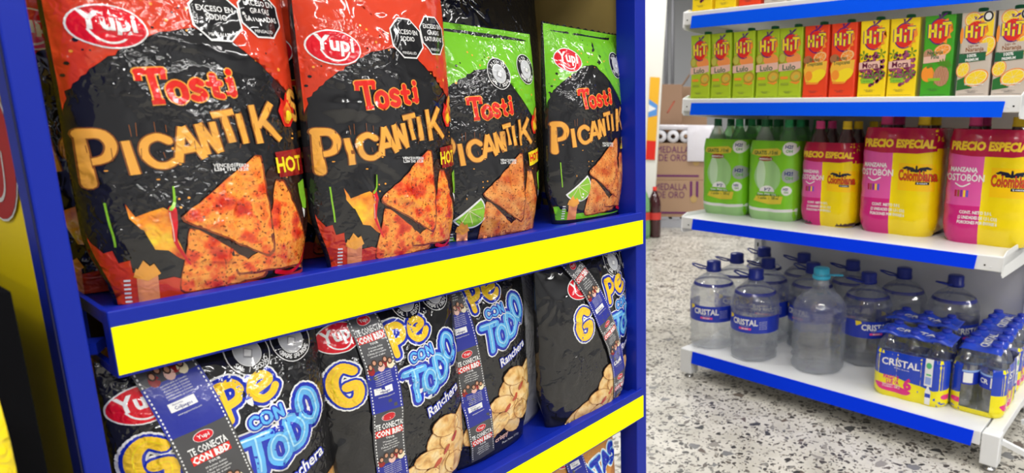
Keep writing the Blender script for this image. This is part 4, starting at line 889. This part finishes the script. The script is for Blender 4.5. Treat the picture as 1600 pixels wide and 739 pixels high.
# big water bottles
def jug(loc, rz, label=True, capm=None, h=.318, r=.0855, handle=1, r2=0):
    t = empty('water_bottle', loc, rz); bm = bmesh.new(); k = r; hb = h*.91
    pr = [(k*.5, .006), (k*.8, 0), (k*.95, .008), (k*.97, .02), (k*.90, .034), (k*.985, .046), (k*.92, .058), (k, .070), (k*.945, .082), (k, .094), (k*.96, .1), (k*.97, .105), (k*.97, .165), (k, .17), (k, .184), (k*.965, .192), (k*.99, .202), (k*.96, .216), (k*.84, .236), (k*.66, .252), (k*.47, .262), (k*.33, .268), (k*.29, .274), (k*.29, hb)]
    lathe(bm, pr, 36, rf=lambda a, z: 1+(.03*math.cos(8*a) if z < .05 else 0)); link('body', bm, WATER, t)
    cm = capm or mat('cap_blue', (.01, .025, .28), .3); bm = bmesh.new(); rc = .0255
    lathe(bm, [(rc*1.08, hb-.012), (rc*1.08, hb-.002), (rc, hb), (rc, hb+.022), (rc*.9, hb+.0255)], 30, rf=lambda a, z: 1+.03*math.cos(15*a)); link('cap', bm, cm, t)
    if handle:
        bm = bmesh.new(); z = hb-.004
        pts = [(-.024, -.012, z), (-.05, -.02, z+.004), (-.078, -.008, z+.012), (-.082, .004, z+.013), (-.072, .012, z+.011), (-.045, .012, z+.005), (-.024, .012, z)]
        tube(bm, pts, .0028, 8); link('carry_handle', bm, cm, t)
        bm = bmesh.new(); lathe(bm, [(k*.86, .231), (k*.80, .241), (k*.79, .241), (k*.85, .231)], 30, cap=False); link('neck_band', bm, mat('band_blue', (.02, .03, .3), .3), t)
    if label:
        a = Art(); LB_ = mat('label_blue', (.01, .035, .45), .35, coat=.2); L = 2*PI*r
        a.rect(-L*.36, .106, L*.36, .164, LB_, 0); wt = P('white')
        a.text('CRISTAL', -.008, .134, .0205, wt, 2, .03, sx=.9); a.text('El sabor de la vida', -.006, .1285, .003, wt, 2, 0); a.rect(-.028, .117, .018, .1245, P('pink'), 2); a.text('SIN GAS', -.005, .1185, .005, wt, 3, .03)
        for i in range(5): a.text('agua potable tratada', .06, .121+i*.0062, .0032, wt, 2, 0, sx=.8)
        a.poly([(-.075, .146), (-.055, .156), (-.058, .164), (-.078, .164)], P('yellow'), 2)
        bm = bmesh.new(); a.build(bm, lambda x, z, o: ((r*.985+o)*math.sin(x/r), -(r*.985+o)*math.cos(x/r), z), .009, off=.0006, dl=.00015); link('label', bm, a.mats, t)
    return t
jl = [('A', .062, .115, 'front left water bottle with blue cap, overhanging the left leg'), ('B', .247, .108, 'water bottle with blue cap in front, beside the cyan-capped one'), ('C', -.0, .30, 'water bottle behind the front left one, nearest the left upright'),
 ('D', .07, .455, 'water bottle in the back row next to the left upright'), ('E', .190, .285, 'water bottle directly behind the second front bottle'), ('F', .247, .458, 'water bottle in the back row with its cap in shade, second from the upright'), ('G', .355, .325, 'water bottle behind the cyan-capped one, to its left'),
 ('H', .447, .462, 'water bottle in the back row behind the cyan-capped one'), ('I', .572, .312, 'water bottle with yellow mark, between the cyan-capped one and the yellow packs'), ('J', .64, .462, 'water bottle in the back row behind the one beside the packs'), ('K', .815, .466, 'water bottle in the back right behind the blue and yellow packs')]
j0 = None
for n, u, v, lab in jl:
    loc = fr('g', u, v, S[4]); rz = GY+R(dict(A=22, B=12, I=50, E=20, G=-5, K=60).get(n, random.uniform(-10, 60)))
    if n in 'CD': loc.z = S[4]
    if j0 is None: j0 = jug(loc, rz); o = j0
    else: o = clone(j0); o.location = loc; o.rotation_euler.z = rz
    tag(o, lab, 'water bottle', 'large water bottles on the bottom shelf')
for o in [x for x in C.objects if x.get('label') == jl[2][3]]: o.location = fr('g', .050, .285, S[4])
cy = jug(fr('g', .475, .148, S[4]), GY+R(-150), False, mat('cap_cyan', (.05, .5, .75), .35), h=.352, r=.089, handle=0)
for ch in cy.children:
    if ch.name.startswith('body'):
        for v in ch.data.vertices:
            if v.co.z > .1: v.co.z = .1+(v.co.z-.1)*1.03
bm = bmesh.new(); box(bm, (-.045, 0, .322), (.05, .018, .004), bev=.0015); lathe(bm, [(.030, .310), (.030, .320), (.027, .3205)], 20); link('cap_tab', bm, mat('cap_cyan', (.05, .5, .75), .35), cy)
tag(cy, 'unlabelled clear water jug with a cyan cap, frontmost on the bottom shelf', 'water bottle', 'large water bottles on the bottom shelf')

# six-packs of water
def six_art():
    a = Art(); bl = wm('cblue', (.01, .05, .5)); w = wm('white', M['white']); yl = wm('lemon', (.9, .78, .0)); pk = wm('fuchsia', (.75, .02, .22)); H = .144
    a.rect(-.12, .0, .12, H, bl, 0); a.poly([(-.12, 0), (.12, 0), (.12, .06), (.075, .05), (.02, .05), (-.05, .068), (-.12, .07)], yl, 1)
    a.text('CRISTAL', -.025, .102, .0215, w, 2, .02, sx=1.0); a.text('El sabor de la vida', -.02, .093, .0045, w, 2, 0)
    a.text('PAGA 5', -.05, .058, .0115, pk, 3, .05, sx=.85); a.text('LLEVA', -.045, .044, .0115, pk, 3, .05, sx=.85); a.text('6', .0, .036, .034, pk, 3, .05)
    a.poly(rounded([(-.105, .042), (-.03, .042), (.015, .03), (.0, .016), (-.085, .02)], .3), pk, 2); a.text('Agua potable tratada\n6 unidades x 600 ml', -.048, .031, .0055, w, 4, .01, sx=.85)
    a.rect(.047, .062, .07, .145, w, 2); a.ell(.058, .125, .008, .009, wm('leaf', (.1, .5, .2)), 3); a.rect(.05, .068, .067, .09, wm('paleblue', (.3, .4, .8)), 3); a.rect(.052, .095, .066, .1, wm('leaf', (.1, .5, .2)), 3)
    a.poly([(.053, .005), (.068, .005), (.069, .045), (.063, .057), (.063, .062), (.058, .062), (.058, .057), (.052, .045)], w, 4); a.rect(.0525, .028, .0685, .04, bl, 5)
    a.ell(.108, .035, .012, .008, pk, 3)
    return a
def sixpack(loc, rz):
    r = .0362; t = empty('water_six_pack', loc, rz); wb = mat('cap_water_blue', (.01, .03, .4), .3)
    for y in (-r, r):
        for x in (-2*r, 0, 2*r):
            bm = bmesh.new(); lathe(bm, [(r*.6, 0), (r*.93, .004), (r, .02), (r*.95, .05), (r, .06), (r*.98, .13), (r*.92, .145), (r*.75, .165), (r*.45, .182), (r*.36, .188), (r*.36, .2)], 18, (x, y, 0)); b = link('bottle', bm, PETW, t)
            bm = bmesh.new(); lathe(bm, [(.0145, .194), (.0145, .208), (.012, .21)], 14, (x, y, 0)); link('cap', bm, wb, b)
            a = Art(); a.rect(-.09, .085, .09, .128, mat('label_blue', (.01, .035, .45), .35, coat=.2), 0); a.rect(.0, .09, .026, .12, P('white'), 1); a.rect(-.09, .122, .09, .128, mat('label_sky', (.3, .45, .8), .4), 1); a.text('CR', -.02, .1, .014, P('white'), 1, .03)
            bm = bmesh.new(); a.build(bm, lambda X, z, o: (x-(r+o)*math.cos(X/r), y+(r+o)*math.sin(X/r)*(-1), z), .01, off=.0003)
            link('label', bm, a.mats, b)
    wr = Wrap(.2215, .149, .0, .144, .037, .004, 3, hole=True); bm = bmesh.new(); wr.base(bm); a = six_art(); a.build(bm, wr.fn, .012, base=1)
    b2_ = bmesh.new(); a.build(b2_, wr.fn, .012, base=1); bmesh.ops.rotate(b2_, matrix=Matrix.Rotation(PI, 3, 'Z'), verts=b2_.verts)
    me = bpy.data.meshes.new('x'); b2_.to_mesh(me); b2_.free(); bm.from_mesh(me); bpy.data.meshes.remove(me)
    link('shrink_wrap', bm, [wm('lemon', (.9, .78, .0))]+a.mats, t)
    # film stretched over the caps
    bm = bmesh.new(); nx, ny = 36, 16; V = []
    for i in range(nx+1):
        row = []
        for j in range(ny+1):
            x = -.112+.224*i/nx; y = -.056+.112*j/ny
            z = .190+.016*max(math.exp(-(((x-cx)/.022)**2+((y-cy_)/.018)**2)**1) for cx in (-2*r, 0, 2*r) for cy_ in (-r, r))
            e = max(0, abs(y)-.045)/.021; z -= .012*e*e
            row.append(bm.verts.new((x, y, z+.002)))
        V.append(row)
    for i in range(nx):
        for j in range(ny): bm.faces.new((V[i][j], V[i+1][j], V[i+1][j+1], V[i][j+1])).material_index = 0
    bl = wm('cblue', (.01, .05, .5)); a = Art(); a.text('CRISTAL', 0, -.012, .024, wm('white', M['white']), 1, .02, sx=1.1)
    def tf(x, y, o):
        z = .190+.016*max(math.exp(-(((x-cx)/.022)**2+((y-cy_)/.018)**2)**1) for cx in (-2*r, 0, 2*r) for cy_ in (-r, r)); return (x, y, z+.0035+o)
    a.build(bm, tf, .006, base=1); tp = link('top_film', bm, [bl]+a.mats, t)
    md = tp.modifiers.new('thickness', 'SOLIDIFY'); md.thickness = .0006
    return t
s1_ = sixpack(fr('g', .808, .14, S[4]), GY+R(2)); tag(s1_, 'blue and yellow water six-pack facing forward at the front of the bottom shelf', 'water pack', 'blue and yellow water packs')
for u, v, rz, lab in ((.775, .302, 3, 'blue and yellow water pack directly behind the forward-facing one'), (.992, .205, 91, 'water pack turned end-on at the right end, two bottles showing through its wrap'), (.985, .432, 90, 'water pack turned end-on behind the other end-on pack')):
    c = clone(s1_); c.location = fr('g', u, v, S[4]); c.rotation_euler.z = GY+R(rz); tag(c, lab, 'water pack', 'blue and yellow water packs')

# ================================================================= FAR BACKGROUND (left of the shelving unit)
CARD = mat('cardboard', (.42, .27, .17), .8); CARD2 = mat('cardboard_shade_brown', (.36, .22, .14), .8); PUR = mat('carton_purple', (.14, .02, .12), .6)
def cbox(name, x, y, z, sx, sy, sz, rz, lab, txt=False, flaps=False, m=None):
    bm = bmesh.new(); box(bm, (0, 0, sz/2), (sx, sy, sz-.001), bev=.003); mats = [m or CARD]
    if flaps:
        for sg in (-1, 1): bar(bm, (sg*sx/2, 0, sz), (sg*(sx/2+.06), 0, sz+.09), sy*.9, .006)
    a = Art()
    if txt:
        a.text('MEDALLA\nDE ORO', -sx*.16, sz*.52, .058, PUR, 1, .0, sx=.8); a.rect(-sx/2+.01, .028, sx/2-.06, .045, PUR, 1)
        a.rect(sx*.22, sz*.55, sx*.27, sz*.98, PUR, 1); a.rect(sx*.34, sz*.55, sx*.39, sz*.98, PUR, 1); a.ell(sx*.3, sz*.5, .028, .032, mat('medal_gold', (.5, .33, .12), .6), 2)
    else: a.stroke([(-.02, sz*.8), (.04, sz*.88)], .012, mat('stamp_red', (.5, .1, .06), .7), 1)
    a.build(bm, lambda X, Z, o: (X, -sy/2-o-.001, Z), 0, base=1, off=.001, dl=.0005)
    return tag(link(name, bm, mats+a.mats, None, (x, y, z), rz, smooth=False), lab, 'box')
YB = 5.75
pal = tag(empty('pallet', (0.0, YB+.02, 0)), 'low grey slatted pallet on the floor under the cardboard boxes', 'pallet')
bm = bmesh.new()
for k in range(7): box(bm, (-.3+.1*k, 0, .085), (.07, .4, .02))
link('slats', bm, GST, pal, smooth=False); bm = bmesh.new(); box(bm, (0, -.17, .0375), (.72, .05, .075)); box(bm, (0, .17, .0375), (.72, .05, .075)); link('runner', bm, GST, pal, smooth=False)
cbox('cardboard_box', -.08, YB, .095, .43, .36, .315, 0, 'brown cardboard box with purple lettering, resting on the pallet', True)
cbox('cardboard_box', -.07, YB+.01, .411, .43, .36, .31, R(2), 'brown cardboard box with purple lettering, stacked on the other one', True)
bm = bmesh.new(); rr = random.Random(8)
t = tag(empty('wrapped_roll_pack', (-.04, YB, .722)), 'plastic-wrapped pack of white paper rolls on top of the cardboard boxes', 'paper rolls')
RW = mat('roll_white', (.75, .75, .8), .5)
for i in range(5):
    bm = bmesh.new(); lathe(bm, [(.02, -.16), (.052, -.16), (.052, .16), (.02, .16)], 20, cap=False); bmesh.ops.rotate(bm, matrix=Matrix.Rotation(PI/2, 3, 'X'), verts=bm.verts); bmesh.ops.translate(bm, vec=(-.2+.108*i, 0, .054), verts=bm.verts); link('roll', bm, RW, t)
PLW = mat('plastic_wrap', (.72, .7, .76), .2, film=(.5, 14), coat=.6)
bm = bmesh.new(); box(bm, (.02, .0, .13), (.54, .31, .04), bev=.012); box(bm, (.13, -.187, .0), (.2, .006, .3), bev=.002); link('plastic_sheet', bm, PLW, t)
cbox('cardboard_box', -.17, YB+.35, .0, .22, .3, 1.22, 0, 'tall open brown carton standing behind the stacked boxes', False, True, CARD2)
cbox('cardboard_box', .02, YB+.75, .0, .26, .3, 1.22, R(10), 'brown carton standing farther back, beside the tall open one', False, False, CARD)
bm = bmesh.new(); box(bm, (0, 0, 1.35), (.24, .06, 2.7), bev=.004)
o = tag(link('white_panel', bm, mat('cream_white', (.80, .80, .74), .5), None, (-.405, 5.3, 0), 0, smooth=False), 'tall cream-white panel leaning sideways beside the blue rack post', 'panel'); o.rotation_euler.y = R(3.4)
o.location.z = .007
pp = tag(empty('snack_poster', (-.292, 5.264, .60)), 'narrow yellow and red poster hanging in front of the white panel', 'poster')
pp.rotation_euler.y = R(3.4)
bm = bmesh.new(); a = Art(); a.rect(-.05, 0, .024, .15, P('red'), 1); a.poly([(-.05, .33), (.02, .35), (.02, .43), (-.05, .47)], mat('poster_blue', (.1, .3, .7), .5), 1); a.poly([(-.05, .37), (.01, .4), (-.05, .43)], P('white'), 2)
box(bm, (-.013, 0, .32), (.076, .004, .64)); a.build(bm, lambda x, z, o: (x, -.0025-o, z), 0, base=1, off=.0006); link('sheet', bm, [mat('poster_yellow', (.85, .45, .02), .5)]+a.mats, pp, smooth=False)
for x, y, h, m, cm, lab in ((-.262, 5.12, .40, COLA, mat('cap_red', (.7, .02, .01), .4), 'dark soda bottle with red cap standing on the floor by the boxes'), (-.345, 5.05, .42, PETG, mat('cap_navy', M['navy'], .4), 'greenish bottle with dark blue cap on the floor beside the blue rack post'), (-.30, 5.3, .36, COLA, mat('cap_red', (.7, .02, .01), .4), 'dark bottle standing behind the red-capped soda bottle')):
    t = tag(empty('soda_bottle', (x, y, 0)), lab, 'bottle'); bottle(t, .05, h, m, cm, name='body')
    bm = bmesh.new(); lathe(bm, [(.0512, h*.36), (.0512, h*.5)], 20, cap=False); link('label', bm, mat('label_red', (.6, .05, .04), .4), t)
for x in (-.26, -.19):
    bm = bmesh.new(); lathe(bm, [(.018, 0), (.018, 3.0)], 12); tag(link('pipe', bm, mat('pipe_grey', (.12, .12, .13), .5), None, (x, 7.6, 0)), 'dark vertical pipe against the far wall%s' % (', nearer the white panel' if x < -.2 else ', farther from the white panel'), 'pipe')
bpy.context.view_layer.update()
